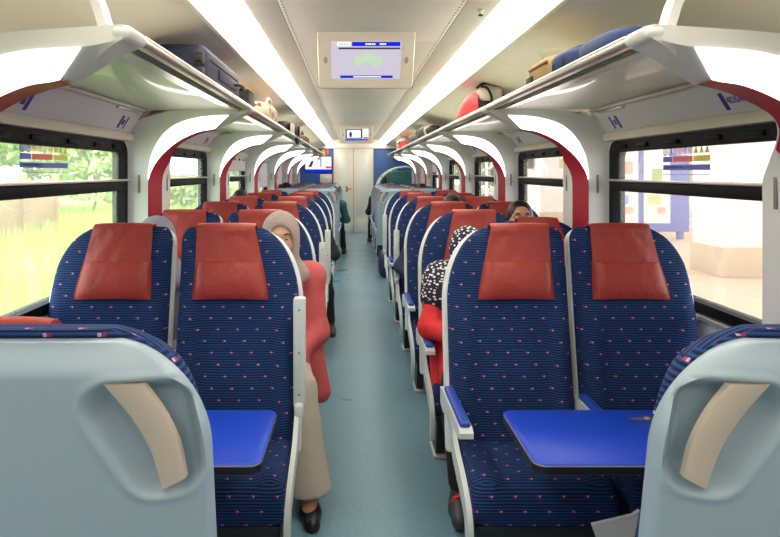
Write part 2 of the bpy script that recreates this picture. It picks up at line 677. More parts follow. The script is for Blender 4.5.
# a small round sprinkler / detector head on the ceiling seam
sp = empty('sprinkler_head', (0.505, 2.82, 2.252))
tag(sp, 'small silver sprinkler head on the ceiling beside the platform side strip light', 'sprinkler')
MB().lathe([(0.018, 0.0), (0.018, -0.006), (0.008, -0.010), (0.008, -0.022)], 14).build('collar', 'aluminium', sp)
MB().lathe([(0.006, -0.022), (0.012, -0.026), (0.012, -0.030), (0.004, -0.032)], 12).build('deflector', 'dark_metal', sp)


# ------------------------------------------------------------------ windows
def rrect(y0, y1, z0, z1, r, n=5):
    out = []
    for cx, cz, a0 in ((y1 - r, z1 - r, 0), (y0 + r, z1 - r, 90), (y0 + r, z0 + r, 180), (y1 - r, z0 + r, 270)):
        for i in range(n + 1):
            a = math.radians(a0 + 90 * i / n)
            out.append((cx + r * math.cos(a), cz + r * math.sin(a)))
    return out


def ring(b, sg, o, i, xa, xb):
    b.loft([[(sg * xa, y, z) for y, z in o], [(sg * xa, y, z) for y, z in i],
            [(sg * xb, y, z) for y, z in i], [(sg * xb, y, z) for y, z in o], [(sg * xa, y, z) for y, z in o]], cap=False)


def make_sticker(sg, win, ya, yb, za, zb):
    """safety notice on the inside of the upper pane; ya is its image-left end"""
    st = empty('notice_sticker')
    st.parent = win
    x = sg * 1.349
    dy, dz = yb - ya, zb - za

    def P(u, v):
        return (x, ya + dy * u, za + dz * v)

    def quad(nm, u0, u1, v0, v1, m):
        a, c = P(u0, v0), P(u1, v1)
        MB().box(((a[0] + c[0]) / 2, (a[1] + c[1]) / 2, (a[2] + c[2]) / 2), (0.001, abs(c[1] - a[1]), abs(c[2] - a[2]))).build(nm, m, st, smooth=False)

    def ringo(nm, u, v, ru, rv, m, hole=0.62):
        n = 16
        o = [P(u + ru * math.cos(2 * math.pi * k / n), v + rv * math.sin(2 * math.pi * k / n)) for k in range(n)]
        i = [P(u + hole * ru * math.cos(2 * math.pi * k / n), v + hole * rv * math.sin(2 * math.pi * k / n)) for k in range(n)]
        MB().loft([o, i], cap=False).build(nm, m, st, smooth=False)
        MB().box(P(u, v), (0.001, abs(dy) * ru * 0.5, dz * rv * 0.7)).build('pictogram', m, st, smooth=False)
    for u in (0.05, 0.16):
        ringo('blue_ring', u, 0.84, 0.05, 0.15, 'sticker_blue')
    for u in (0.28, 0.39, 0.50, 0.61):
        ringo('red_ring', u, 0.85, 0.045, 0.12, 'sticker_red', 0.72)
    for u in (0.72, 0.83, 0.94):
        MB().prism([(u - 0.05, 0.74), (u + 0.05, 0.74), (u, 0.97)], lambda a, c, w: (x + w, ya + dy * a, za + dz * c), 0, 0.001).build('yellow_triangle', 'sticker_yellow', st, smooth=False)
    quad('blue_block', 0.0, 0.21, 0.46, 0.66, 'sticker_blue')
    quad('red_block', 0.23, 0.65, 0.46, 0.66, 'sticker_red')
    quad('yellow_block', 0.67, 1.0, 0.46, 0.66, 'sticker_yellow')
    quad('blue_bar', 0.0, 1.0, 0.17, 0.36, 'sticker_blue')
    quad('white_line', 0.03, 0.45, 0.255, 0.29, 'sticker_white')
    quad('grey_line', 0.0, 1.0, 0.0, 0.03, 'sticker_grey')


wn = 0
BLIND = {}
for k in range(7):
    for sg in (-1, 1):
        wn += 1
        y0, y1 = WIN[k]
        o_, i_ = rrect(y0, y1, WZ0, WZ1, 0.07), rrect(y0 + 0.045, y1 - 0.045, WZ0 + 0.04, WZ1 - 0.045, 0.05)
        b = MB()
        ring(b, sg, o_, i_, 1.318, 1.385)
        w = tag(b.build('window_%d' % wn, 'rubber', angle=30), kind='structure')
        yc, ln = (y0 + y1) / 2, y1 - y0
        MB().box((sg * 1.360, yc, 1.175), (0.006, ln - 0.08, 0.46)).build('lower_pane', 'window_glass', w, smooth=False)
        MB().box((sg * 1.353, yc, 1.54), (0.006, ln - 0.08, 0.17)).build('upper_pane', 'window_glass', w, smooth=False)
        tr = MB().rbox((sg * 1.338, yc, 1.425), (0.045, ln - 0.02, 0.052), 0.008).build('transom', 'rubber', w)
        MB().rbox((sg * 1.316, yc, 1.456), (0.026, ln + 0.02, 0.012), 0.004).build('transom_rail', 'rail_silver', tr)
        hp = MB()
        hp.rbox((sg * 1.336, yc, 1.620), (0.03, ln - 0.08, 0.03), 0.006)
        for f in (0.12, 0.3, 0.52, 0.72, 0.88):
            hp.rbox((sg * 1.316, y0 + ln * f, 1.634), (0.02, 0.10, 0.022), 0.006)
        hp.build('hinge_bar', 'rubber', w)
        MB().rbox((sg * 1.316, yc, 1.690), (0.05, ln + 0.06, 0.045), 0.008).build('blind_cassette', 'cassette', w)
        drop = {(-1, 3): 1.52, (-1, 4): 1.30, (-1, 5): 1.30, (-1, 6): 1.26, (1, 5): 1.5, (1, 6): 1.28}.get((sg, k))
        if drop:
            bl = MB().box((sg * 1.312, yc, (drop + 1.67) / 2), (0.004, ln - 0.06, 1.67 - drop)).build('roller_blind', 'blind_cloth', w, smooth=False)
            MB().rbox((sg * 1.312, yc, drop), (0.014, ln - 0.05, 0.02), 0.005).build('blind_bar', 'alu_dull', bl)
        if k == 1:
            if sg < 0:
                make_sticker(sg, w, 2.31, 2.70, 1.497, 1.612)
            else:
                make_sticker(sg, w, 2.82, 2.45, 1.487, 1.612)

# ------------------------------------------------------------------ arches (pillars with red band and light panel) and luggage racks
ORD = ['nearest', 'second', 'third', 'fourth', 'fifth', 'sixth', 'seventh', 'eighth']
AI = [(1.215, 0.0), (1.215, 0.8), (1.215, 1.30), (1.214, 1.44), (1.203, 1.515), (1.172, 1.585), (1.122, 1.642), (1.050, 1.692), (0.955, 1.732), (0.868, 1.748), (0.76, 1.790), (0.665, 1.834)]
AO = [(1.215, 0.0), (1.215, 0.8), (1.215, 1.30), (1.214, 1.44), (1.209, 1.520), (1.192, 1.600), (1.140, 1.695), (1.056, 1.765), (0.925, 1.803), (0.772, 1.814), (0.72, 1.822), (0.665, 1.836)]
NS = 4
AIc, AOc = catmull(AI, NS), catmull(AO, NS)
NA = len(AIc)
cham = [0.09 * float(sstep(3 * NS, 6 * NS, i)) * (1 - float(sstep(9.2 * NS, 11 * NS, i))) for i in range(NA)]
dep = [0.12 + 0.08 * (1 - float(sstep(8.5 * NS, 10.5 * NS, i))) + (ARCH_D - 0.20) * (1 - float(sstep(3.0 * NS, 6.6 * NS, i))) for i in range(NA)]
arch_mesh = {}
for sg in (-1, 1):
    outer = [(0.665, 1.871), (0.9, 1.856), (1.1, 1.836), (1.24, 1.80), (1.328, 1.74), (1.328, 0.0)]
    L0 = [(sg * u, 0.0, v) for u, v in AOc] + [(sg * u, 0.0, v) for u, v in outer]
    L1 = [(sg * u, cham[i], v) for i, (u, v) in enumerate(AIc)] + [(sg * u, 0.05, v) for u, v in outer]
    L2 = [(sg * u, dep[i], v) for i, (u, v) in enumerate(AIc)] + [(sg * u, dd, v) for (u, v), dd in zip(outer, (0.12, 0.12, 0.14, 0.24, 0.40, ARCH_D))]
    body = MB().loft([L0, L1, L2])
    # rounded tip block where the racks meet
    body.rbox((sg * 0.672, 0.06, 1.852), (0.056, 0.126, 0.038), 0.016, 3)
    lp, i0, i1 = [], 3 * NS + 1, 9 * NS
    for i in range(i0, i1 + 1):
        row = []
        for t in (0.0, 0.5, 1.0):
            u = AOc[i][0] * (1 - t) + AIc[i][0] * t
            v = AOc[i][1] * (1 - t) + AIc[i][1] * t
            row.append((sg * (u - 0.002), cham[i] * t - 0.004, v - 0.003))
        lp.append(row)
    light = MB().sheet(lp, 0.004, (0, -1, 0))
    rd = []
    for i in range(0, i1 + 1):
        nx = 0.005
        f = 1 - 0.68 * float(sstep(5 * NS, 9 * NS, i))
        a = cham[i] + 0.003
        e = max(a + 0.01, min(a + 0.235 * f, dep[i] - 0.012))
        tx, tz = (AIc[min(i + 1, NA - 1)][0] - AIc[max(i - 1, 0)][0], AIc[min(i + 1, NA - 1)][1] - AIc[max(i - 1, 0)][1])
        ll = math.hypot(tx, tz)
        n_ = (-tz / ll, tx / ll)          # towards the aisle / down
        rd.append([(sg * (AIc[i][0] + n_[0] * nx), a + (e - a) * q / 3, AIc[i][1] + n_[1] * nx) for q in range(4)])
    red = MB().sheet(rd, 0.0045, (-sg, 0, 0))
    slots = []
    for (px, py, dx, dy) in ((1.262, -0.004, 0.012, 0.006), (1.212, 0.345, 0.006, 0.016)):
        s1 = MB().rbox((sg * px, py, 1.435), (dx, dy, 0.10), 0.005, 2)
        slots.append(s1.mesh('blind_slot', 'slot_grey'))
    arch_mesh[sg] = (body.mesh('body', 'arch_plastic', angle=35), light.mesh('light_panel', 'arch_light'), red.mesh('red_band', 'red_trim', angle=60), slots)

for sg, side in ((-1, 'meadow'), (1, 'platform')):
    for k, ya in enumerate(ARCH_Y):
        a = tag(empty('pillar_arch', (0, ya, 0)), 'white curved pillar arch with red band, %s from the blue end wall, %s side' % (ORD[7 - k], side), 'arch', 'pillar arches on the %s side' % side)
        bm_, lm_, rm_, sm_ = arch_mesh[sg]
        link('arch_body', bm_, a)
        if k > 0:
            link('light_panel', lm_, a)
        link('red_band', rm_, a)
        for q in sm_:
            link('blind_slot', q, a)
        if k == 1:
            pts = catmull([(sg * 0.735, 0.07, 1.88), (sg * 0.765, 0.07, 1.96), (sg * 0.84, 0.07, 2.04), (sg * 0.99, 0.07, 2.10)], 6)
            st = MB()
            loops = []
            for i, p in enumerate(pts):
                q = pts[min(i + 1, len(pts) - 1)]
                q0 = pts[max(i - 1, 0)]
                d = Vector((q[0] - q0[0], 0, q[2] - q0[2])).normalized()
                n = Vector((d.z, 0, -d.x)) * 0.012
                p = Vector(p)
                loops.append([p + n + Vector((0, 0.025, 0)), p - n + Vector((0, 0.025, 0)), p - n - Vector((0, 0.025, 0)), p + n - Vector((0, 0.025, 0))])
            st.loft(loops)
            st.build('ceiling_strut', 'arch_plastic', a)


def panel_pt(sg, t, off=0.0):
    """point on the sloping service panel under the rack: t=0 at the window header, 1 at the shelf"""
    x, z = 1.312 + (1.232 - 1.312) * t, 1.714 + (1.842 - 1.714) * t
    n = (-0.848, -0.53)
    return (sg * (x + n[0] * off), z + n[1] * off)


def slope_quad(b, sg, y0, y1, t0, t1, off, shear=0.0):
    a, c = panel_pt(sg, t0, off), panel_pt(sg, t1, off)
    a2, c2 = panel_pt(sg, t0, off - 0.001), panel_pt(sg, t1, off - 0.001)
    b.loft([[(a[0], y0, a[1]), (a[0], y1, a[1]), (c[0], y1, c[1]), (c[0], y0, c[1])],
            [(a2[0], y0, a2[1]), (a2[0], y1, a2[1]), (c2[0], y1, c2[1]), (c2[0], y0, c2[1])]])


for sg, side in ((-1, 'meadow'), (1, 'platform')):
    for k in range(1, 7):
        y0, y1 = ARCH_Y[k] + 0.125, ARCH_Y[k + 1]
        yc, ln = (y0 + y1) / 2, y1 - y0
        what = {(-1, 1): 'carrying a navy suitcase', (-1, 2): 'carrying a floral bag', (1, 1): 'carrying blue and tan bags', (1, 2): 'carrying a red backpack',
                (1, 4): 'carrying dark bags', (-1, 3): 'carrying a black bag'}.get((sg, k))
        lab = 'frosted glass luggage rack, %s from the blue wall, %s side, %s' % (ORD[6 - k], side, what if what else 'empty')
        r = tag(empty('luggage_rack', (0, yc, 0)), lab, 'luggage rack', 'luggage rack bays on the %s side' % side)
        MB().rbox((sg * 0.96, 0, 1.850), (0.52, ln - 0.004, 0.010), 0.003).build('glass_shelf', 'shelf_glass', r)
        fr = MB()
        fr.rbox((sg * 0.668, 0, 1.856), (0.044, ln, 0.030), 0.011, 3)
        fr.build('front_rail', 'aluminium', r)
        MB().rbox((sg * 0.696, 0, 1.845), (0.008, ln - 0.01, 0.010), 0.003).build('rail_shade_strip', 'slot_grey', r)  # solid grey strip standing in for the shadow gap behind the rail
        lp = MB()
        lp.loft([[(sg * 0.706, -ln / 2 + 0.01, 1.832), (sg * 0.775, -ln / 2 + 0.01, 1.842), (sg * 0.775, -ln / 2 + 0.01, 1.844), (sg * 0.706, -ln / 2 + 0.01, 1.834)],
                 [(sg * 0.706, ln / 2 - 0.01, 1.832), (sg * 0.775, ln / 2 - 0.01, 1.842), (sg * 0.775, ln / 2 - 0.01, 1.844), (sg * 0.706, ln / 2 - 0.01, 1.834)]])
        lp.build('glass_lip', 'lip_mirror', r, smooth=False)
        pn = MB()
        a, c = panel_pt(sg, 0), panel_pt(sg, 1)
        a2, c2 = panel_pt(sg, 0, -0.012), panel_pt(sg, 1, -0.012)
        pn.loft([[(q[0], yy, q[1]) for q in (a, c, c2, a2)] for yy in (-ln / 2, ln / 2)])
        sp_ = pn.build('service_panel', 'service_panel', r, smooth=False)
        mo = MB().tube([(sg * 1.226, -ln / 2 + 0.01, 1.838), (sg * 1.226, ln / 2 - 0.01, 1.838)], 0.014, 10)
        mo.build('edge_moulding', 'alu_dull', r)
        rl = MB()
        q = panel_pt(sg, 0.86, 0.002)
        rl.rbox((q[0], ln / 2 - 0.22, q[1]), (0.02, 0.30, 0.02), 0.009, 3)
        rl.build('reading_lamp', 'aluminium', r)
        for j, yy in enumerate((y0 + 0.56 - yc, y1 - 0.18 - yc)):
            g = MB()
            cm = 'label_blue' if (sg > 0 or k < 2) else ('label_lit_pink' if k == 2 else 'label_violet')  # meadow side: pink and violet tint of the light put into label colour
            far = 1 if j == 0 else -1
            slope_quad(g, sg, yy - 0.012 + 0.035 * far, yy + 0.012 + 0.035 * far, 0.12, 0.60, 0.002)
            if j == 1:
                g2 = MB()
                slope_quad(g2, sg, yy + 0.028, yy + 0.044, 0.12, 0.60, 0.002)
                g2.build('seat_number_label', cm, sp_, smooth=False)
            lb = g.build('seat_number_label', cm, sp_, smooth=False)
            gg = MB()
            if not (sg > 0 and k == 1 and j == 0):
                slope_quad(gg, sg, yy - 0.014, yy + 0.014, 0.26, 0.46, 0.002)
                gg.build('label_mark', 'label_violet' if sg > 0 else cm, sp_, smooth=False)
            else:
                q = panel_pt(sg, 0.36, 0.0025)
                X = Vector((0, -1, 0))
                Z = Vector((-0.848, 0, -0.53))
                Yv = Z.cross(X)
                mtx = Matrix(((X.x, Yv.x, Z.x, q[0]), (X.y, Yv.y, Z.y, yy - 0.030), (X.z, Yv.z, Z.z, q[1]), (0, 0, 0, 1)))
                text_mesh('4D5A', 0.038, 'label_blue', 'seat_number', sp_, mtx)

# ------------------------------------------------------------------ ceiling monitors
def monitor(ytop, first):
    w2, hgt = 0.27, 0.345
    t = empty('ceiling_monitor', (-0.012, ytop, 2.268))
    tag(t, 'cream framed ceiling monitor showing %s' % ('a pale green map under a blue header' if first else 'a dark bordered picture by a red caption'), 'monitor', 'ceiling monitors')
    ang = math.radians(33)
    up = Vector((0, -math.sin(ang), math.cos(ang)))
    nr = Vector((0, -math.cos(ang), -math.sin(ang)))
    o = Vector((0, 0, 0))

    def P(u, v, w):
        return o + Vector((1, 0, 0)) * u + up * (v - hgt) + nr * w

    def rect(u0, u1, v0, v1, r):
        return [(a, c) for a, c in rrect(u0, u1, v0, v1, r, 4)]
    b = MB()
    b.loft([[P(u, v, -0.05) for u, v in rect(-w2 + 0.015, w2 - 0.015, 0.015, hgt, 0.02)], [P(u, v, -0.008) for u, v in rect(-w2, w2, 0, hgt, 0.02)],
            [P(u, v, 0.004) for u, v in rect(-w2 + 0.006, w2 - 0.006, 0.006, hgt - 0.004, 0.018)]])
    for v in b.v:
        pass
    b.build('housing', 'tv_case', t)
    d = MB()
    d.loft([[P(u, v, -0.012) for u, v in rect(-w2 - 0.004, w2 + 0.004, -0.006, hgt, 0.02)], [P(u, v, -0.03) for u, v in rect(-w2 - 0.004, w2 + 0.004, -0.006, hgt, 0.02)]])
    d.build('housing_rim', 'tv_case_dark', t)
    for s_ in (-1, 1):
        sp = MB()
        n = 16
        sp.loft([[P(s_ * (w2 - 0.045) + 0.012 * math.cos(2 * math.pi * q / n), 0.175 + 0.020 * math.sin(2 * math.pi * q / n), w) for q in range(n)] for w in (0.002, 0.006)])
        sp.build('speaker_grille', 'tv_case_dark', t)
    pv = MB()
    pv.loft([[(-w2 + 0.02, 0.06, -0.02), (w2 - 0.02, 0.06, -0.02), (w2 - 0.02, 0.12, -0.08), (-w2 + 0.02, 0.12, -0.08)],
             [(-w2 + 0.02, 0.03, 0.01), (w2 - 0.02, 0.03, 0.01), (w2 - 0.02, 0.12, 0.01), (-w2 + 0.02, 0.12, 0.01)]])
    pv.build('ceiling_mount', 'tv_case', t, smooth=False)
    sw, s0, s1 = 0.195, 0.062, 0.285

    def pic(nm, par, u0, u1, v0, v1, m, w=0.006):
        q = MB()
        q.loft([[P(-sw + 2 * sw * u, s0 + (s1 - s0) * v, ww) for u, v in ((u0, v0), (u1, v0), (u1, v1), (u0, v1))] for ww in (w, w + 0.0008)])
        return q.build(nm, m, par, smooth=False)

    def blob(nm, par, u, v, ru, rv, m, w):
        n = 20
        q = MB()
        q.loft([[P(-sw + 2 * sw * (u + ru * math.cos(2 * math.pi * k / n)), s0 + (s1 - s0) * (v + rv * math.sin(2 * math.pi * k / n)), ww) for k in range(n)] for ww in (w, w + 0.0006)])
        return q.build(nm, m, par, smooth=False)
    s = pic('screen', t, 0, 1, 0, 1, 'tv_screen' if first else 'tv_white')
    if first:
        pic('header_bar', s, 0.30, 0.98, 0.88, 0.99, 'tv_blue', 0.0072)
        pic('header_logo', s, 0.09, 0.28, 0.88, 0.99, 'tv_white', 0.0072)
        q = MB()
        for a, e in ((0.11, 0.17), (0.175, 0.21), (0.215, 0.25)):
            q.loft([[P(-sw + 2 * sw * u, s0 + (s1 - s0) * v, ww) for u, v in ((a, 0.905), (e, 0.905), (e + 0.01, 0.95), (a + 0.01, 0.95))] for ww in (0.008, 0.0085)])
        q.build('logo_mark', 'tv_green', s, smooth=False)
        q = MB()
        for a, e in ((0.49, 0.52), (0.525, 0.57), (0.575, 0.60), (0.605, 0.63), (0.69, 0.72), (0.725, 0.75), (0.755, 0.78)):
            q.loft([[P(-sw + 2 * sw * u, s0 + (s1 - s0) * v, ww) for u, v in ((a, 0.915), (e, 0.915), (e, 0.955), (a, 0.955))] for ww in (0.008, 0.0085)])
        q.build('header_line', 'tv_white', s, smooth=False)
        pic('dark_bar', s, 0.11, 0.98, 0.80, 0.845, 'tv_dark', 0.0072)
        pic('footer_bar', s, 0.13, 0.89, 0.03, 0.10, 'tv_blue', 0.0072)
        pic('footer_line', s, 0.32, 0.72, 0.05, 0.08, 'tv_white', 0.008)
        for u, v, ru, rv in ((0.40, 0.50, 0.075, 0.14), (0.52, 0.57, 0.08, 0.12), (0.65, 0.50, 0.09, 0.15)):
            blob('map_patch', s, u, v, ru, rv, 'tv_green', 0.0072 + 0.0003 * u)
    else:
        f = pic('picture_border', s, 0.02, 0.74, 0.16, 0.98, 'tv_black', 0.0072)
        pic('picture', s, 0.08, 0.68, 0.24, 0.90, 'tv_white', 0.008)
        blob('picture_figure', s, 0.24, 0.52, 0.06, 0.24, 'tv_dark', 0.009)
        pic('footer_bar', s, 0.0, 1.0, 0.0, 0.13, 'tv_blue', 0.0072)
        pic('red_caption', s, 0.78, 0.98, 0.16, 0.30, 'tv_red', 0.0072)
    return t


monitor(3.31, True)
monitor(10.05, False)

# picture screen, notice and cream box on the far blue panel
def far_x(px):
    return CAMX + (px - VPX) * Y1 / FPX


def far_z(py):
    return CAMH - (py - VPY) * Y1 / FPX


t = tag(empty('wall_screen', (far_x(318.5), Y1 - 0.03, far_z(172))), 'wall screen with a bright picture above a blue bar on the blue panel', 'screen')
MB().rbox((0, 0, 0.18), (0.66, 0.04, 0.40), 0.01).build('case', 'dark_metal', t)
sc = MB().box((0, -0.022, 0.18), (0.62, 0.004, 0.37)).build('screen', 'tv_white', t, smooth=False)
MB().box((0, -0.026, 0.03), (0.62, 0.004, 0.07)).build('blue_bar', 'tv_blue', sc, smooth=False)
MB().box((-0.10, -0.026, 0.31), (0.34, 0.004, 0.02)).build('picture_edge', 'tv_black', sc, smooth=False)
MB().box((0.06, -0.026, 0.22), (0.02, 0.004, 0.20)).build('picture_edge', 'tv_black', sc, smooth=False)
MB().prism([(-0.24, 0.12), (-0.16, 0.12), (-0.10, 0.30), (-0.17, 0.26)], lambda u, v, w: (u, w, v), -0.027, -0.024).build('picture_figure', 'tv_dark', sc, smooth=False)
MB().box((0.24, -0.026, 0.11), (0.13, 0.004, 0.05)).build('red_caption', 'tv_red', sc, smooth=False)
t = tag(empty('wall_notice', (far_x(323), Y1 - 0.025, far_z(156))), 'small red and yellow notice on the blue panel above the screen', 'notice')
for dx, m in ((-0.09, 'sticker_red'), (0.0, 'sticker_yellow'), (0.09, 'sticker_red')):
    MB().rbox((dx, 0, 0.075), (0.086, 0.008, 0.15), 0.003).build('notice_sheet', m, t)
t = tag(empty('wall_box', (far_x(326), Y1 - 0.023, far_z(183))), 'cream control box on the blue panel below the screen', 'control box')
MB().rbox((0, -0.03, 0.11), (0.28, 0.07, 0.20), 0.02).build('box_body', 'cassette', t)
MB().rbox((0, -0.068, 0.13), (0.12, 0.01, 0.06), 0.004).build('box_window', 'door_glass', t)

# ------------------------------------------------------------------ seats
SW = 0.500                # seat width
TAN = 0.194               # back recline


def yb(z):
    return 0.14 + TAN * (z - 0.43)


def outline(z, ztop, hw, a, bb, ai=0.05, bi=0.06):
    """outer (+x) and inner (-x) edge of the back at height z"""
    q = np.clip((z - (ztop - bb)) / bb, 0, 0.992)
    xo = hw - a * (1 - math.sqrt(1 - q * q))
    q = np.clip((z - (ztop - bi)) / bi, 0, 0.97)
    xi = -hw + ai * (1 - math.sqrt(1 - q * q))
    return xi, xo


def poly_sdf(px, pz, pts):
    """signed distance of points to a convex polygon (negative inside)"""
    d = np.full(px.shape, 1e9)
    inside = np.ones(px.shape, bool)
    n = len(pts)
    area = sum(pts[i][0] * pts[(i + 1) % n][1] - pts[(i + 1) % n][0] * pts[i][1] for i in range(n))
    for i in range(n):
        a, c = np.array(pts[i]), np.array(pts[(i + 1) % n])
        e = c - a
        t = np.clip(((px - a[0]) * e[0] + (pz - a[1]) * e[1]) / (e @ e), 0, 1)
        d = np.minimum(d, np.hypot(px - a[0] - t * e[0], pz - a[1] - t * e[1]))
        cr = e[0] * (pz - a[1]) - e[1] * (px - a[0])
        inside &= (cr * np.sign(area)) >= 0
    return np.where(inside, -d, d)


TOPZ = 1.202


def zrows(z0, z1, n, p=2.2):
    return [z0 + (z1 - z0) * (1 - (1 - i / (n - 1)) ** p) for i in range(n)]


def back_front_y(x, z, hw):
    """front surface of the upholstered back (local, seat faces -y)"""
    s = abs(x) / hw
    low = 1 - float(sstep(0.80, 0.96, z))
    bol = 0.032 * float(sstep(0.56, 0.74, s)) * low
    crown = 0.012 * (1 - s * s) * (1 - low)
    lumb = 0.014 * math.exp(-((z - 0.60) / 0.12) ** 2) * (1 - float(sstep(0.4, 0.62, s)))
    rnd = 0.035 * max(0.0, s - 0.86) / 0.14 * (s > 0.86)
    return yb(z) - bol - crown - lumb + rnd


def make_back(ov, flip):
    """ov=(a, b) of the big outer corner"""
    hw = SW / 2 - 0.008
    loops = []
    rows = zrows(0.39, TOPZ, 34, 1.7)
    n = 21
    for i, z in enumerate(rows):
        xi, xo = outline(z, TOPZ + 0.004, hw, ov[0], ov[1])
        xc, h = (xi + xo) / 2, (xo - xi) / 2
        th = 0.085 - 0.03 * (z - 0.43) / 0.83
        topf = float(sstep(0.0, 0.05, TOPZ - z + 0.006))
        fr, bk = [], []
        for j in range(n):
            s = -math.cos(math.pi * j / (n - 1))
            x = xc + h * s
            e = (1 - abs(s) ** 5) ** 0.2
            ym = yb(z) + th * 0.55
            yf = back_front_y(x, z, hw)
            yf = ym + (yf - ym) * (0.25 + 0.75 * topf) * e
            yk = ym + (yb(z) + th - ym) * e
            fr.append((x * flip, yf, z))
            bk.append((x * flip, yk, z))
        loops.append(fr + bk[::-1][1:-1])
    return MB().loft(loops)


def make_shell(ov, flip, recess):
    hw = SW / 2 - 0.002
    loops = []
    tz = TOPZ - 0.012
    rows = (list(np.linspace(0.34, 0.92, 9)) + zrows(0.935, tz, 62, 1.3)) if recess else zrows(0.34, tz, 30, 1.5)
    n = 85 if recess else 25
    kid = [(0.128, 1.095), (0.058, 1.098), (0.052, 1.015), (0.078, 1.012)]
    for i, z in enumerate(rows):
        xi, xo = outline(z, tz + 0.003, hw, ov[0], ov[1])
        xo += 0.010
        xc, h = (xi + xo) / 2, (xo - xi) / 2
        th = 0.085 - 0.03 * (z - 0.43) / 0.83
        topf = float(sstep(-0.004, 0.045, tz - z))
        S = -np.cos(np.pi * np.arange(n) / (n - 1)) if recess else -np.cos(np.pi * np.arange(n) / (n - 1))
        if recess:
            S = 0.3 * S + 0.7 * np.linspace(-1, 1, n)
        X = xc + h * S
        e = (1 - np.abs(S) ** 6) ** (1 / 6.0)
        y0 = yb(z) + 0.045
        y1 = yb(z) + th + 0.012 + 0.038 * (0.30 + 0.70 * topf) * (1 - 0.25 * S * S)
        ym = (y0 + y1) / 2
        yk = ym + (y1 - ym) * e
        yf = ym + (y0 - ym) * e
        if recess:
            sd = poly_sdf((hw + 0.012) - X, np.full(n, z), kid) - 0.042
            yk = yk - 0.038 * (1 - sstep(-0.026, 0.005, sd)) + 0.004 * np.exp(-((sd - 0.006) / 0.006) ** 2)
        fr = [(X[j] * flip, yf[j], z) for j in range(n)]
        bk = [(X[j] * flip, yk[j], z) for j in range(n)]
        loops.append(fr + bk[::-1][1:-1])
    return MB().loft(loops)


def make_grab(flip):
    """curved grab handle bridging the recess on the shell's back"""
    hw = SW / 2 + 0.010
    L = catmull([(0.140, 1.138), (0.105, 1.090), (0.080, 1.040), (0.066, 0.980)], 5)
    Rr = catmull([(0.084, 1.137), (0.058, 1.095), (0.040, 1.050), (0.032, 0.998)], 5)
    P = []
    for (a, za), (c, zc) in zip(L, Rr):
        row = []
        for t in (0, 0.12, 0.5, 0.88, 1):
            d, z = a + (c - a) * t, za + (zc - za) * t
            th = 0.085 - 0.03 * (z - 0.43) / 0.83
            y = yb(z) + th + 0.012 + 0.036 + 0.004 * (1 - (2 * t - 1) ** 4)
            row.append(((hw - d) * flip, y, z))
        P.append(row)
    return MB().sheet(P, 0.012, (0, 1, 0))


def make_headrest(flip, style):
    hw = SW / 2 - 0.008
    cols = 13
    xs = [-1 + 2 * j / (cols - 1) for j in range(cols)]
    xin = -0.172
    zt = TOPZ + (-0.006 if style == 'back' else 0.006)
    P = []
    for z in np.linspace(1.066, zt, 8):
        xo = 0.066 + 0.03 * (zt - z) / 0.14 - (0.06 if style == 'back' else 0.0)
        row = []
        for s in xs:
            x = (xin + xo) / 2 + (xo - xin) / 2 * s
            wv = 0.0025 * math.sin(9 * s + 40 * z) * (z < zt - 0.01)
            y = back_front_y(x, min(z, TOPZ - 0.03), hw) - 0.014 + 0.006 * s ** 4 + wv
            row.append((x * flip, y, z - 0.004 * abs(s) ** 3))
        P.append(row)
    top = P[-1]
    over = ((0.010, 0.008), (0.026, 0.012), (0.042, 0.008), (0.048, -0.004)) if style == 'back' else ((0.012, 0.011), (0.032, 0.015), (0.056, 0.010), (0.072, -0.012), (0.078, -0.05))
    for dy, dz in over:
        P.append([(p[0], p[1] + dy, p[2] + dz) for p in top])
    up = MB()
    h, w_ = len(P), cols
    Q = []
    for i in range(h):
        row = []
        for j in range(w_):
            a = Vector(P[min(i + 1, h - 1)][j]) - Vector(P[max(i - 1, 0)][j])
            c = Vector(P[i][min(j + 1, w_ - 1)]) - Vector(P[i][max(j - 1, 0)])
            n = c.cross(a).normalized() * flip
            row.append(Vector(P[i][j]) - n * 0.007)
        Q.append(row)
    up.loft([[P[i][j] for j in range(w_)] + [Q[i][j] for j in range(w_ - 1, -1, -1)] for i in range(h)])
    lo = MB()
    loops = []
    for i in range(15):
        t = i / 14
        z = 1.070 - 0.140 * t
        xo = 0.096 + 0.034 * t - 0.006 * t ** 6
        xi = xin - 0.002 - 0.006 * t
        puff = 0.030 * (math.sin(math.pi * min(1, 0.12 + 0.82 * t)) ** 0.5) + 0.002
        fr, bk = [], []
        for s in xs:
            x = (xi + xo) / 2 + (xo - xi) / 2 * s
            e = (1 - abs(s) ** 6) ** (1 / 4)
            wr = 0.0024 * math.sin(17 * s + 2.2 * t) * math.sin(math.pi * t)
            y = back_front_y(x, z, hw)
            fr.append((x * flip, y - 0.006 - puff * e + wr, z - 0.006 * t * s * s))
            bk.append((x * flip, y + 0.010, z - 0.006 * t * s * s))
        loops.append(fr + bk[::-1])
    lo.loft(loops)
    return up, lo


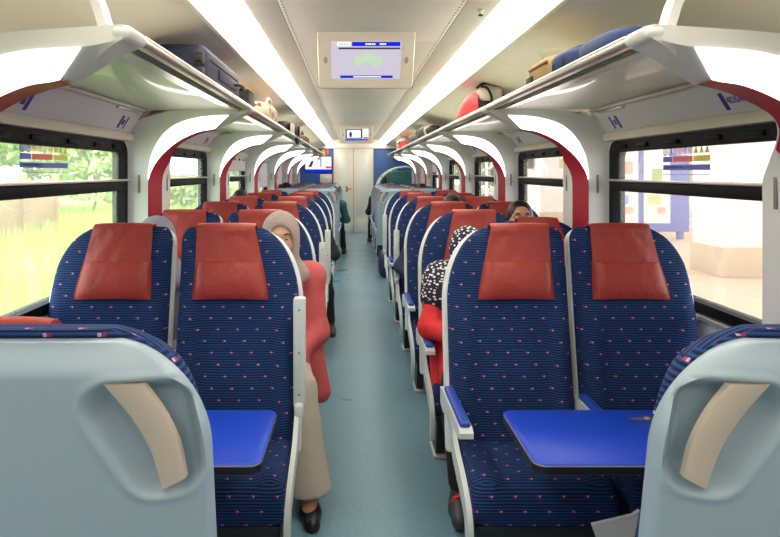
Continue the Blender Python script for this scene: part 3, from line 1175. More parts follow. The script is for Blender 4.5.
def make_cushion(flip):
    hw = SW / 2 - 0.012
    loops = []
    n = 21
    ys = [-0.235, -0.232, -0.222, -0.205, -0.18, -0.14, -0.09, -0.03, 0.04, 0.10, 0.15, 0.17]
    for y in ys:
        q = np.clip((-y - 0.16) / 0.075, 0, 1)
        front = math.sqrt(max(0.0, 1 - q ** 2.2))
        top = 0.300 + (0.118 + 0.012 * (y < 0.1)) * (0.30 + 0.70 * front) - 0.02 * max(0, y + 0.05)
        bot = 0.265 + 0.03 * (1 - front)
        up_, dn = [], []
        for j in range(n):
            s = -math.cos(math.pi * j / (n - 1))
            e = (1 - abs(s) ** 5) ** 0.2
            bol = 0.022 * float(sstep(0.55, 0.8, abs(s))) * front
            zm = (top + bot) / 2
            up_.append((hw * s * flip, y, zm + (top + bol - 0.012 - zm) * e))
            dn.append((hw * s * flip, y, zm + (bot - zm) * e))
        loops.append(up_ + dn[::-1][1:-1])
    c = MB().loft(loops)
    # front skirt below the cushion
    return c


def make_armrest_down(x, z=0.59, l=0.40):
    bd = MB()
    prof = [(0.22, z - 0.075), (0.22, z - 0.01), (0.15, z), (-0.19, z), (-0.215, z - 0.012), (-0.215, z - 0.03), (-0.17, z - 0.04), (0.05, z - 0.05), (0.15, z - 0.085)]
    bd.prism(prof, lambda u, v, w: (x + w, u, v), -0.023, 0.023)
    pd = MB().rbox((x, -0.02, z + 0.006), (0.036, 0.35, 0.022), 0.009, 3)
    return bd, pd


def make_armrest_up(x):
    bd = MB()
    bd.rbox((x, 0.165, 0.735), (0.046, 0.05, 0.42), 0.008, 2)
    sc = []
    for z in (0.575, 0.735, 0.90):
        sc.append(MB().rbox((x, 0.1395, z), (0.008, 0.004, 0.008), 0.0015, 1))
    pd = MB().rbox((x, 0.198, 0.735), (0.036, 0.022, 0.31), 0.008, 2)
    pv = MB().rbox((x, 0.14, 0.52), (0.036, 0.06, 0.05), 0.012, 2)
    return bd, pd, sc, pv


MESH = {}


def mcache(key, fn):
    if key not in MESH:
        MESH[key] = fn()
    return MESH[key]


def build_seat(kind, flip, arm, style):
    """kind aisle/window; flip=+1 puts the big rounded corner at local +x; style 'front' or 'back' (which way the photo sees it)"""
    ov = (0.20, 0.31) if style == 'front' else (0.155, 0.17)
    t = empty('train_seat')
    k = (flip, style)
    link('backrest', mcache(('back',) + k, lambda: make_back(ov, flip).mesh('backrest', 'seat_fabric', uv=True, angle=60)), t)
    sh = link('seat_shell', mcache(('shell',) + k, lambda: make_shell(ov, flip, style == 'back').mesh('seat_shell', 'shell_plastic' if style == 'back' else 'rim_plastic', angle=80)), t)
    if style == 'back':
        link('grab_handle', mcache(('grab', flip), lambda: make_grab(flip).mesh('grab_handle', 'handle_metal')), sh)

    def hr(i):
        a = make_headrest(flip, style)
        return a[i].mesh(('headrest_cover', 'headrest_pad')[i], 'leather', angle=55)
    hc = link('headrest_cover', mcache(('hc', flip, style), lambda: hr(0)), t)
    link('headrest_pad', mcache(('hp', flip, style), lambda: hr(1)), t)
    link('seat_cushion', mcache(('cush', flip), lambda: make_cushion(flip).mesh('seat_cushion', 'seat_fabric', uv=True, angle=60)), t)

    def pan():
        b = MB()
        b.rbox((0, -0.02, 0.25), (SW - 0.05, 0.38, 0.05), 0.015)
        return b.mesh('seat_pan', 'dark_metal')
    link('seat_pan', mcache(('pan',), pan), t)
    if kind == 'aisle':
        xo = flip * (SW / 2 - 0.003)

        def trim():
            pts = catmull([(0.185, 0.58), (0.13, 0.48), (0.04, 0.405), (-0.10, 0.360), (-0.20, 0.310), (-0.228, 0.235), (-0.215, 0.17)], 4)
            loops = []
            for i, (y, z) in enumerate(pts):
                q, q0 = pts[min(i + 1, len(pts) - 1)], pts[max(i - 1, 0)]
                d = Vector((0, q[0] - q0[0], q[1] - q0[1])).normalized()
                n = Vector((0, -d.z, d.y)) * (0.020 + 0.016 * math.sin(math.pi * i / (len(pts) - 1)))
                p = Vector((xo, y, z))
                e = Vector((0.009, 0, 0))
                loops.append([p + n + e, p + n - e, p - n - e, p - n + e])
            return MB().loft(loops).mesh('side_trim', 'armrest_grey')
        link('side_trim', mcache(('trim', flip), trim), t)

        def leg():
            b = MB()
            x = flip * 0.185
            b.loft([[(x + 0.022, 0.10, 0.235), (x - 0.022, 0.10, 0.235), (x - 0.022, -0.12, 0.235), (x + 0.022, -0.12, 0.235)],
                    [(x + 0.022, 0.07, 0.012), (x - 0.022, 0.07, 0.012), (x - 0.022, -0.05, 0.012), (x + 0.022, -0.05, 0.012)]])
            return b.mesh('pedestal_leg', 'dark_metal', smooth=False)
        lg = link('pedestal_leg', mcache(('leg', flip), leg), t)
        link('foot_plate', mcache(('foot', flip), lambda: MB().rbox((flip * 0.185, 0.01, 0.008), (0.07, 0.18, 0.016), 0.006).mesh('foot_plate', 'alu_dull')), lg)
        xa = flip * (SW / 2 + 0.004)
    else:
        def leg():
            b = MB()
            x = -flip * 0.10
            b.loft([[(x + 0.022, 0.10, 0.235), (x - 0.022, 0.10, 0.235), (x - 0.022, -0.12, 0.235), (x + 0.022, -0.12, 0.235)],
                    [(x + 0.022, 0.07, 0.0), (x - 0.022, 0.07, 0.0), (x - 0.022, -0.05, 0.0), (x + 0.022, -0.05, 0.0)]])
            return b.mesh('pedestal_leg', 'dark_metal', smooth=False)
        link('pedestal_leg', mcache(('legw', flip), leg), t)
        xa = -flip * (SW / 2)       # armrest between the two seats
    if arm == 'down':
        def ad(i):
            m = make_armrest_down(xa, 0.59 if kind == 'aisle' else 0.56)
            return m[i].mesh(('armrest', 'armrest_pad')[i], ('armrest_grey', 'armrest_pad')[i])
        a = link('armrest', mcache(('ad0', xa, kind), lambda: ad(0)), t)
        link('armrest_pad', mcache(('ad1', xa, kind), lambda: ad(1)), a)
    elif arm == 'up':
        def au():
            bd, pd, sc, pv = make_armrest_up(xa)
            return (bd.mesh('armrest', 'armrest_grey'), pd.mesh('armrest_pad', 'armrest_pad'), [q.mesh('screw', 'screw') for q in sc], pv.mesh('armrest_pivot', 'armrest_grey'))
        bd, pd, sc, pv = mcache(('au', xa), au)
        a = link('armrest', bd, t)
        link('armrest_pad', pd, a)
        link('armrest_pivot', pv, a)
        for q in sc:
            link('screw', q, a)
    return t


FRONT_Y = [2.20 + 0.914 * k for k in range(6)]      # rows facing the camera
BACK_Y = [9.32 + 0.914 * k for k in range(5)]       # rows beyond, facing away
NEAR_Y = 1.225                                       # the row right in front of the camera, facing away
AISLE_X, WIN_X = 0.287 + SW / 2, 0.287 + SW * 1.5 + 0.002
ROWN = ['first', 'second', 'third', 'fourth', 'fifth', 'sixth']
UP = {(-1, 0), (-1, 1), (-1, 2), (-1, 3), (1, 3), (1, 5)}
PROTO = {}


def place_seat(kind, sg, y, facing, arm, label, group):
    # facing -1: towards the camera
    outer_world = -sg if kind == 'aisle' else sg
    flip = outer_world if facing < 0 else -outer_world
    style = 'front' if facing < 0 else 'back'
    key = (kind, flip, arm, style)
    if key not in PROTO:
        t = PROTO[key] = build_seat(kind, flip, arm, style)
    else:
        t = copy_tree(PROTO[key])
    t.location = (sg * (AISLE_X if kind == 'aisle' else WIN_X) + (((0.070 if kind == 'aisle' else 0.035) if sg > 0 else -0.016) if y == NEAR_Y else ((-0.010 if kind == 'aisle' else -0.032) if sg < 0 else (0.0 if kind == 'aisle' else 0.010))), y, FZ)
    t.rotation_euler = (0, 0, 0 if facing < 0 else math.pi)
    return tag(t, label, 'seat', group)


for sg, side in ((-1, 'meadow'), (1, 'platform')):
    for kind in ('aisle', 'window'):
        place_seat(kind, sg, NEAR_Y, 1, 'none' if kind == 'aisle' else 'up', 'grey backed %s seat facing the blue table on the %s side' % (kind, side), 'seats with their grey backs to the viewer, by the tables')
        for i, y in enumerate(FRONT_Y):
            arm = ('up' if (sg, i) in UP else 'down') if kind == 'aisle' else ('down' if (sg, i) == (1, 0) else ('none' if (sg, i) == (-1, 0) else 'up'))
            place_seat(kind, sg, y, -1, arm, 'blue patterned %s seat with red headrest, %s row from the blue tables, %s side' % (kind, ROWN[i], side), 'blue seats with red headrests facing the tables')
        for i, y in enumerate(BACK_Y):
            if sg > 0 and i == 4:
                continue
            place_seat(kind, sg, y, 1, 'down' if kind == 'aisle' else 'up', 'grey backed %s seat, row %s from the blue end wall, %s side' % (kind, ROWN[(4 if sg < 0 else 3) - i], side), 'grey backed seats facing the end doors')

def recline(t, ang):
    hinge = Vector((0, 0.15, 0.40))
    mt = Matrix.Translation(hinge) @ Matrix.Rotation(-ang, 4, 'X') @ Matrix.Translation(-hinge)
    for c in t.children:
        if c.name.split('.')[0] in ('backrest', 'seat_shell', 'headrest_cover', 'headrest_pad'):
            c.matrix_local = mt


for o in list(COL.objects):
    if o.get('label', '').startswith('blue patterned window seat with red headrest, second row') and 'platform' in o['label']:
        recline(o, 0.24)

# ------------------------------------------------------------------ folding tables
for sg, side in ((-1, 'meadow'), (1, 'platform')):
    t = tag(empty('folding_table', (sg * 0.86, 1.85, 0)), 'bright blue table between facing seats on the %s side' % side, 'table', 'blue tables between the facing seats')
    x0 = 0.41 - 0.86 if sg > 0 else 0.34 - 0.86
    x1 = 1.29 - 0.86
    ya, yb_ = -0.185, 0.20
    o = rrect(x0, x1, ya, yb_, 0.035, 5)
    MB().loft([[(sg * u, v, 0.698) for u, v in o], [(sg * u, v, 0.702) for u, v in rrect(x0 + 0.004, x1 - 0.004, ya + 0.004, yb_ - 0.004, 0.033, 5)]]).build('table_top', 'table_blue', t)
    MB().loft([[(sg * u, v, 0.668) for u, v in rrect(x0 + 0.01, x1 - 0.004, ya + 0.01, yb_ - 0.01, 0.03, 5)], [(sg * u, v, 0.674) for u, v in o], [(sg * u, v, 0.694) for u, v in o]]).build('table_edge', 'table_edge', t)
    MB().loft([[(sg * u, v, 0.694) for u, v in o], [(sg * u, v, 0.698) for u, v in o]]).build('edge_line', 'rail_silver', t)
    for s_ in (1,):
        hb = MB()
        hb.prism([(-0.07, 0.0), (0.05, 0.025), (0.05, -0.025)], lambda u, v, w: (sg * (0.845 - 0.86 + u * 1.0) + sg * 0.03, 0.12 * s_ + v, w), 0.7025, 0.705)
        hg = hb.build('hinge_plate', 'brass', t, smooth=False)
        MB().lathe([(0.008, 0.705), (0.008, 0.708), (0.003, 0.709)], 10, (sg * (0.862 - 0.86), 0.12 * s_, 0)).build('hinge_screw', 'aluminium', hg)
    MB().rbox((sg * (1.24 - 0.86), 0, 0.60), (0.10, 0.30, 0.14), 0.02).build('wall_bracket', 'armrest_grey', t)
    MB().rbox((sg * (0.90 - 0.86), 0, 0.655), (0.70, 0.05, 0.03), 0.008).build('support_beam', 'dark_metal', t)
    MB().tube([(sg * (1.26 - 0.86), 0, FZ + 0.001), (sg * (1.26 - 0.86), 0, 0.55)], 0.02).build('support_leg', 'dark_metal', t)


# ------------------------------------------------------------------ luggage on the racks
def soft_box(b, c, d, n=4.0, seg=14, ring_=20, wob=0.0, seed=0, rot=0.0):
    """rounded, slightly slumped bag body (superellipsoid), c = centre of its base"""
    rr = random.Random(seed)
    ph = [rr.uniform(0, 6.28) for _ in range(4)]
    loops = []
    for i in range(seg + 1):
        t = -math.pi / 2 + math.pi * i / seg
        ct, st = math.cos(t), math.sin(t)
        r = abs(ct) ** (2 / n)
        z = (abs(st) ** (2 / n)) * (1 if st > 0 else -1)
        lp = []
        for j in range(ring_):
            a = 2 * math.pi * (j + 0.5) / ring_
            ca, sa = math.cos(a), math.sin(a)
            x = abs(ca) ** (2 / n) * (1 if ca > 0 else -1) * r
            y = abs(sa) ** (2 / n) * (1 if sa > 0 else -1) * r
            w = 1 + wob * (math.sin(3 * a + ph[0]) * math.cos(2 * t + ph[1]) + 0.6 * math.sin(5 * x + ph[2]) * (z > 0))
            X, Yv = x * d[0] / 2 * w, y * d[1] / 2 * w
            lp.append((c[0] + X * math.cos(rot) - Yv * math.sin(rot), c[1] + X * math.sin(rot) + Yv * math.cos(rot), c[2] + d[2] / 2 + z * d[2] / 2 * (1 + (0.5 * wob * math.sin(4 * y + ph[3]) if z > 0 else 0))))
        loops.append(lp)
    return b.loft(loops)


mat('navy_nylon', (34, 42, 70), rough=0.6, noise=0.12, nscale=30)
mat('navy_canvas', (42, 62, 108), rough=0.75, bump=0.3, bscale=16)
mat('tan_canvas', (158, 132, 92), rough=0.8, bump=0.3, bscale=16)
mat('bag_black', (26, 26, 28), rough=0.6, bump=0.2, bscale=20)
mat('bag_yellow', (206, 170, 72), rough=0.5)
mat('bag_red', (214, 62, 70), rough=0.55)
mat('bag_white', (208, 202, 192), rough=0.7, bump=0.3, bscale=14)
mat('bag_brown', (92, 66, 50), rough=0.7)
mat('bag_teal', (36, 108, 108), rough=0.6, noise=0.1, nscale=14)
mat('bag_grey', (84, 80, 74), rough=0.75)
SZ = 1.8555

# navy soft suitcase lying on the meadow side rack
t = tag(empty('suitcase', (-0.905, 3.06, SZ + 0.017)), 'navy soft suitcase lying on the meadow side rack with corner wheels', 'suitcase')
b = MB().rbox((0, 0, 0.098), (0.36, 0.82, 0.185), 0.04, 3)
sb = b.build('case_body', 'navy_nylon', t)
for z in (0.05, 0.13):
    MB().rbox((0.181, 0, z), (0.006, 0.66, 0.008), 0.002, 1).build('zip', 'bag_black', sb)
MB().rbox((0.184, 0.05, 0.09), (0.012, 0.42, 0.05), 0.005, 2).build('side_pocket', 'navy_nylon', sb)
for x in (0.15, -0.15):
    for z in (0.055, 0.125):
        wv = MB()
        wv.tube([(x - 0.016, -0.42, z), (x + 0.016, -0.42, z)], 0.022, 12)
        wh = wv.build('wheel', 'dark_metal', t)
        MB().rbox((x, -0.408, z), (0.05, 0.02, 0.055), 0.006).build('wheel_mount', 'bag_grey', wh)
MB().tube(catmull([(0.19, 0.18, 0.09), (0.215, 0.21, 0.09), (0.215, 0.33, 0.09), (0.19, 0.36, 0.09)], 4), 0.009).build('carry_handle', 'bag_black', t)
MB().tube(catmull([(0.08, 0.41, 0.10), (0.08, 0.44, 0.10), (-0.08, 0.44, 0.10), (-0.08, 0.41, 0.10)], 4), 0.009).build('top_handle', 'bag_black', t)

t = tag(empty('camera_bag', (-0.80, 3.72, SZ + 0.001)), 'small black bag with yellow piping beside the navy suitcase', 'bag')
MB().rbox((0, 0, 0.075), (0.20, 0.26, 0.15), 0.03, 3).build('bag_body', 'bag_black', t)
MB().rbox((0.101, 0, 0.135), (0.006, 0.25, 0.008), 0.002).build('piping', 'bag_yellow', t)
MB().rbox((0.0, -0.131, 0.135), (0.19, 0.006, 0.008), 0.002).build('piping', 'bag_yellow', t)
MB().tube(catmull([(0, -0.10, 0.15), (0, -0.06, 0.20), (0, 0.06, 0.20), (0, 0.10, 0.15)], 4), 0.008).build('strap', 'bag_black', t)

t = tag(empty('floral_bag', (-0.84, 4.72, SZ + 0.001)), 'cream cloth bag with red and green floral print on the meadow side rack', 'bag')
soft_box(MB(), (0, 0, 0), (0.32, 0.86, 0.17), 3.0, 14, 22, 0.06, 3).build('bag_body', 'floral_cloth', t, angle=80)
for s_ in (-1, 1):
    MB().tube(catmull([(0.10 * s_, -0.14, 0.15), (0.11 * s_, -0.08, 0.20), (0.11 * s_, 0.08, 0.20), (0.10 * s_, 0.14, 0.15)], 4), 0.01).build('handle', 'bag_white', t)
t = tag(empty('black_bag', (-0.79, 6.25, SZ + 0.001)), 'black holdall with a round strap loop on the meadow side rack', 'bag')
soft_box(MB(), (0, 0, 0), (0.26, 0.80, 0.15), 3.5, 12, 20, 0.05, 5).build('bag_body', 'bag_black', t, angle=80)
MB().tube([(0.135, 0.05 + 0.14 * math.cos(a * math.pi / 10), 0.03 + 0.09 * math.sin(a * math.pi / 10)) for a in range(21)], 0.016).build('strap_loop', 'bag_black', t)
MB().rbox((0.12, -0.30, 0.06), (0.03, 0.16, 0.10), 0.01).build('end_pocket', 'bag_white', t)
t = tag(empty('brown_bag', (-0.80, 8.1, SZ + 0.001)), 'small brown bag on the meadow side rack past the black holdall', 'bag')
soft_box(MB(), (0, 0, 0), (0.26, 0.8, 0.13), 3.0, 10, 16, 0.06, 8).build('bag_body', 'bag_brown', t, angle=80)
MB().tube(catmull([(0.05, -0.12, 0.12), (0.05, -0.07, 0.17), (0.05, 0.07, 0.17), (0.05, 0.12, 0.12)], 4), 0.01).build('handle', 'bag_black', t)

t = tag(empty('duffel_bag', (0.83, 2.13, SZ + 0.001)), 'blue canvas duffel bag on the platform side rack', 'bag')
soft_box(MB(), (0, -0.10, 0), (0.26, 0.36, 0.105), 3.2, 14, 22, 0.04, 1).build('bag_body', 'navy_canvas', t, angle=80)
soft_box(MB(), (-0.01, 0.17, 0), (0.26, 0.30, 0.112), 3.0, 14, 22, 0.05, 2).build('end_pouch', 'navy_canvas', t, angle=80)
for y in (0.13, 0.23):
    lp = []
    for a in range(13):
        an = math.pi * a / 12
        lp.append((-0.01 - 0.134 * math.cos(an), y, 0.012 + 0.104 * math.sin(an) ** 0.6))
    MB().tube(lp, 0.006, 6).build('strap', 'navy_nylon', t)
t = tag(empty('tan_bag', (0.82, 2.62, SZ + 0.001)), 'tan canvas bag with a black patch beside the blue duffel', 'bag')
soft_box(MB(), (0, 0, 0), (0.24, 0.36, 0.130), 4.5, 14, 22, 0.04, 4).build('bag_body', 'tan_canvas', t, angle=80)
MB().rbox((-0.118, 0.10, 0.04), (0.012, 0.09, 0.05), 0.005).build('black_patch', 'bag_black', t)
MB().rbox((-0.112, 0.0, 0.095), (0.012, 0.25, 0.012), 0.004).build('flap_seam', 'bag_brown', t)

t = tag(empty('backpack', (0.86, 4.42, SZ + 0.001)), 'red black and white backpack standing on the platform side rack', 'backpack')
b = MB()
b.loft([[(-0.10, -0.2, 0), (0.11, -0.2, 0), (0.11, 0.2, 0), (-0.10, 0.2, 0)], [(-0.09, -0.2, 0.13), (0.12, -0.2, 0.12), (0.12, 0.2, 0.12), (-0.09, 0.2, 0.13)]])
bb_ = MB().rbox((0.015, 0, 0.07), (0.21, 0.42, 0.14), 0.03, 3).build('bag_body', 'bag_black', t)
MB().rbox((0.02, 0, 0.185), (0.17, 0.40, 0.11), 0.035, 3).build('white_top', 'bag_white', t)
rf = MB()
loops = []
for z, x, w in ((0.0, -0.155, 0.19), (0.05, -0.165, 0.215), (0.11, -0.15, 0.215), (0.16, -0.125, 0.20), (0.20, -0.10, 0.15)):
    loops.append([(-0.08, -w, z), (x, -w * 0.8, z), (x - 0.012, 0, z), (x, w * 0.8, z), (-0.08, w, z)])
rf.loft(loops)
rf.build('red_front', 'bag_red', t, angle=60)
MB().tube(catmull([(-0.06, -0.205, 0.235), (-0.02, -0.215, 0.225), (0.01, -0.215, 0.17), (0.015, -0.215, 0.12)], 4), 0.009).build('strap', 'bag_black', t)
MB().tube(catmull([(-0.08, -0.16, 0.23), (-0.03, -0.16, 0.262), (0.04, -0.16, 0.255), (0.09, -0.16, 0.235)], 4), 0.009).build('strap', 'bag_black', t)
MB().rbox((0.10, -0.205, 0.10), (0.02, 0.02, 0.16), 0.006).build('strap_pad', 'bag_black', t)

t = tag(empty('dark_holdall', (0.84, 7.25, SZ + 0.001)), 'dark grey holdall on the platform side rack beyond the backpack', 'bag')
soft_box(MB(), (0, 0, 0), (0.28, 1.0, 0.19), 2.6, 14, 20, 0.06, 6).build('bag_body', 'bag_black', t, angle=80)
MB().tube(catmull([(-0.10, -0.42, 0.05), (-0.12, -0.46, 0.12), (-0.05, -0.42, 0.17)], 5), 0.012).build('strap', 'bag_white', t)
t = tag(empty('grey_bundle', (0.83, 8.6, SZ + 0.001)), 'grey brown bundle behind the dark holdall on the platform side rack', 'bag')
soft_box(MB(), (0, 0, 0), (0.26, 0.9, 0.17), 3, 10, 16, 0.07, 7).build('bag_body', 'bag_grey', t, angle=80)
MB().tube(catmull([(0.0, -0.15, 0.16), (0.0, -0.08, 0.2), (0.0, 0.08, 0.2), (0.0, 0.15, 0.16)], 4), 0.01).build('handle', 'bag_black', t)
t = tag(empty('red_box', (0.82, 10.2, SZ + 0.001)), 'red box on the platform side rack past the grey bundle', 'box')
MB().rbox((0, 0, 0.06), (0.26, 0.6, 0.12), 0.01).build('box_body', 'bag_red', t)
MB().rbox((0, 0, 0.13), (0.27, 0.61, 0.03), 0.006).build('box_lid', 'bag_red', t)
t = tag(empty('cream_parcel', (0.84, 10.95, SZ + 0.001)), 'cream parcel on the platform side rack next to the red box', 'parcel')
soft_box(MB(), (0, 0, 0), (0.24, 0.5, 0.22), 5, 10, 16, 0.02, 9).build('parcel_body', 'bag_white', t, angle=80)
MB().rbox((0, 0, 0.2195), (0.245, 0.03, 0.004), 0.001).build('parcel_tape', 'bag_brown', t)

# luggage stand with white hoop at the end of the platform side, teal suitcase on top
LY = 13.55
t = tag(empty('luggage_stand', (0.86, LY, FZ)), 'luggage stand with a white hoop rail before the blue end wall', 'luggage stand')
for z in (0.12, 0.98):
    MB().rbox((0, 0, z), (0.84, 0.72, 0.03), 0.008).build('shelf', 'alu_dull', t)
for x in (-0.39, 0.39):
    for y in (-0.33, 0.33):
        MB().tube([(x, y, 0.001), (x, y, 0.99)], 0.018, 8).build('post', 'rim_plastic', t)
for y in (-0.35, 0.35):
    hp = [(-0.40, y, 0.98)] + [(-0.38 + 0.06 * 0 + 0.0, y, 1.05)]
    arc = catmull([(-0.42, y, 0.99), (-0.38, y, 1.18), (-0.26, y, 1.36), (-0.06, y, 1.49), (0.18, y, 1.545), (0.41, y, 1.53)], 5)
    MB().tube(arc, 0.016, 8).build('hoop_rail', 'rim_plastic', t)
for x, z in ((-0.10, 1.44), (0.02, 1.49), (0.14, 1.52)):
    MB().tube([(x, -0.35, z), (x, 0.35, z)], 0.008, 6).build('cross_bar', 'rim_plastic', t)
t = tag(empty('teal_suitcase', (0.92, LY, FZ + 0.996)), 'teal soft suitcase standing on the luggage stand', 'suitcase')
MB().rbox((0.02, 0, 0.24), (0.56, 0.44, 0.46), 0.08, 3).build('case_body', 'bag_teal', t)
MB().rbox((0.02, -0.225, 0.20), (0.40, 0.03, 0.28), 0.02, 2).build('front_pocket', 'bag_teal', t)
MB().tube(catmull([(-0.08, 0, 0.46), (-0.06, 0, 0.49), (0.06, 0, 0.49), (0.08, 0, 0.46)], 4), 0.012).build('top_handle', 'bag_black', t)
for x in (-0.2, 0.24):
    MB().tube([(x - 0.02, -0.1, 0.03), (x + 0.02, -0.1, 0.03)], 0.028, 10).build('wheel', 'dark_metal', t)
t = tag(empty('black_daypack', (0.60, LY - 0.05, FZ + 0.996)), 'black daypack leaning against the teal suitcase', 'backpack')
soft_box(MB(), (0, 0, 0), (0.14, 0.36, 0.36), 3, 12, 16, 0.04, 12).build('bag_body', 'bag_black', t, angle=80)
MB().rbox((-0.066, 0, 0.14), (0.03, 0.22, 0.18), 0.012).build('front_pocket', 'sticker_blue', t)


# ------------------------------------------------------------------ people: smooth implicit bodies meshed with surface nets
def sdf_mesh(name, prims, m, vox, subs=(), pad=0.03):
    lo, hi = np.full(3, 1e9), np.full(3, -1e9)
    for p in prims:
        if p[0] == 'c':
            r = max(p[3], p[4])
            for q in (p[1], p[2]):
                lo = np.minimum(lo, np.array(q) - r)
                hi = np.maximum(hi, np.array(q) + r)
        else:
            r = max(p[2])
            lo = np.minimum(lo, np.array(p[1]) - r)
            hi = np.maximum(hi, np.array(p[1]) + r)
    lo -= pad
    hi += pad
    n = np.ceil((hi - lo) / vox).astype(int) + 1
    F = np.full(n, 1.0, np.float32)
    ax = [lo[i] + vox * np.arange(n[i]) for i in range(3)]

    def ev(p, box_pad):
        if p[0] == 'c':
            a, c, ra, rb = np.array(p[1], float), np.array(p[2], float), p[3], p[4]
            r = max(ra, rb)
            l_, h_ = np.minimum(a, c) - r - box_pad, np.maximum(a, c) + r + box_pad
        else:
            a = np.array(p[1], float)
            r = max(p[2])
            l_, h_ = a - r - box_pad, a + r + box_pad
        i0 = np.clip(((l_ - lo) / vox).astype(int), 0, n)
        i1 = np.clip(((h_ - lo) / vox).astype(int) + 2, 0, n)
        if np.any(i1 <= i0):
            return None
        sl = tuple(slice(i0[i], i1[i]) for i in range(3))
        X = ax[0][sl[0]][:, None, None]
        Y = ax[1][sl[1]][None, :, None]
        Z = ax[2][sl[2]][None, None, :]
        if p[0] == 'c':
            d = c - a
            L = float(d @ d) + 1e-9
            t = np.clip(((X - a[0]) * d[0] + (Y - a[1]) * d[1] + (Z - a[2]) * d[2]) / L, 0, 1)
            D = np.sqrt((X - a[0] - t * d[0]) ** 2 + (Y - a[1] - t * d[1]) ** 2 + (Z - a[2] - t * d[2]) ** 2) - (ra + (rb - ra) * t)
        else:
            x, y, z = X - a[0], Y - a[1], Z - a[2]
            Rm = p[3]
            if Rm is not None:
                x, y, z = (Rm[0][0] * x + Rm[1][0] * y + Rm[2][0] * z, Rm[0][1] * x + Rm[1][1] * y + Rm[2][1] * z, Rm[0][2] * x + Rm[1][2] * y + Rm[2][2] * z)
            rx, ry, rz = p[2]
            D = (np.sqrt((x / rx) ** 2 + (y / ry) ** 2 + (z / rz) ** 2) - 1) * min(p[2])
        return sl, D
    for p in prims:
        k = p[5] if p[0] == 'c' else p[4]
        e = ev(p, k + 2 * vox)
        if e is None:
            continue
        sl, D = e
        A = F[sl]
        if k > 0:
            h = np.clip(0.5 + 0.5 * (A - D) / k, 0, 1)
            F[sl] = A * (1 - h) + D * h - k * h * (1 - h)
        else:
            F[sl] = np.minimum(A, D)
    for p in subs:
        e = ev(p, 2 * vox)
        if e is None:
            continue
        sl, D = e
        F[sl] = np.maximum(F[sl], -D)
    F[0], F[-1] = 1, 1
    F[:, 0], F[:, -1] = 1, 1
    F[:, :, 0], F[:, :, -1] = 1, 1
    S = F < 0
    cnt = np.zeros(np.array(F.shape) - 1, np.float32)
    acc = np.zeros(tuple(np.array(F.shape) - 1) + (3,), np.float32)
    nx, ny, nz = F.shape
    corners = [(i, j, k) for i in (0, 1) for j in (0, 1) for k in (0, 1)]

    def C(A, c):
        return A[c[0]:nx - 1 + c[0], c[1]:ny - 1 + c[1], c[2]:nz - 1 + c[2]]
    for c in corners:
        for d in range(3):
            if c[d] == 0:
                c2 = list(c)
                c2[d] = 1
                a, bq = C(F, c), C(F, c2)
                mk = C(S, c) != C(S, c2)
                t = np.where(mk, a / np.where(mk, a - bq, 1), 0)
                cnt += mk
                for q in range(3):
                    acc[..., q] += mk * ((c[q] + t) if q == d else c[q])
    act = cnt > 0
    idx = np.full(act.shape, -1, np.int64)
    idx[act] = np.arange(act.sum())
    ii = np.argwhere(act)
    V = lo + vox * (ii + acc[act] / cnt[act][:, None])
    faces = []
    for d in range(3):
        s0 = [slice(None)] * 3
        s1 = [slice(None)] * 3
        s0[d], s1[d] = slice(0, -1), slice(1, None)
        ch = S[tuple(s0)] != S[tuple(s1)]
        pts = np.argwhere(ch)
        u, v = [q for q in range(3) if q != d]
        pts = pts[(pts[:, u] > 0) & (pts[:, v] > 0) & (pts[:, u] < F.shape[u] - 1) & (pts[:, v] < F.shape[v] - 1)]
        sgn = S[tuple(pts.T)]
        o = np.zeros(3, int)
        qs = []
        for du, dv in ((1, 1), (0, 1), (0, 0), (1, 0)):
            o = pts.copy()
            o[:, u] -= du
            o[:, v] -= dv
            qs.append(idx[tuple(o.T)])
        Q = np.stack(qs, 1)
        flip = sgn if d != 1 else ~sgn
        Q[~flip] = Q[~flip][:, ::-1]
        faces.append(Q)
    Fc = np.concatenate(faces)
    Fc = Fc[(Fc >= 0).all(1)]
    me = bpy.data.meshes.new(name)
    me.from_pydata(V.tolist(), [], Fc.tolist())
    me.materials.append(MATS[m])
    for p in me.polygons:
        p.use_smooth = True
    return me


def vadd(a, b):
    return tuple(x + y for x, y in zip(a, b))


def lerp(a, b, t):
    return tuple(x + (y - x) * t for x, y in zip(a, b))


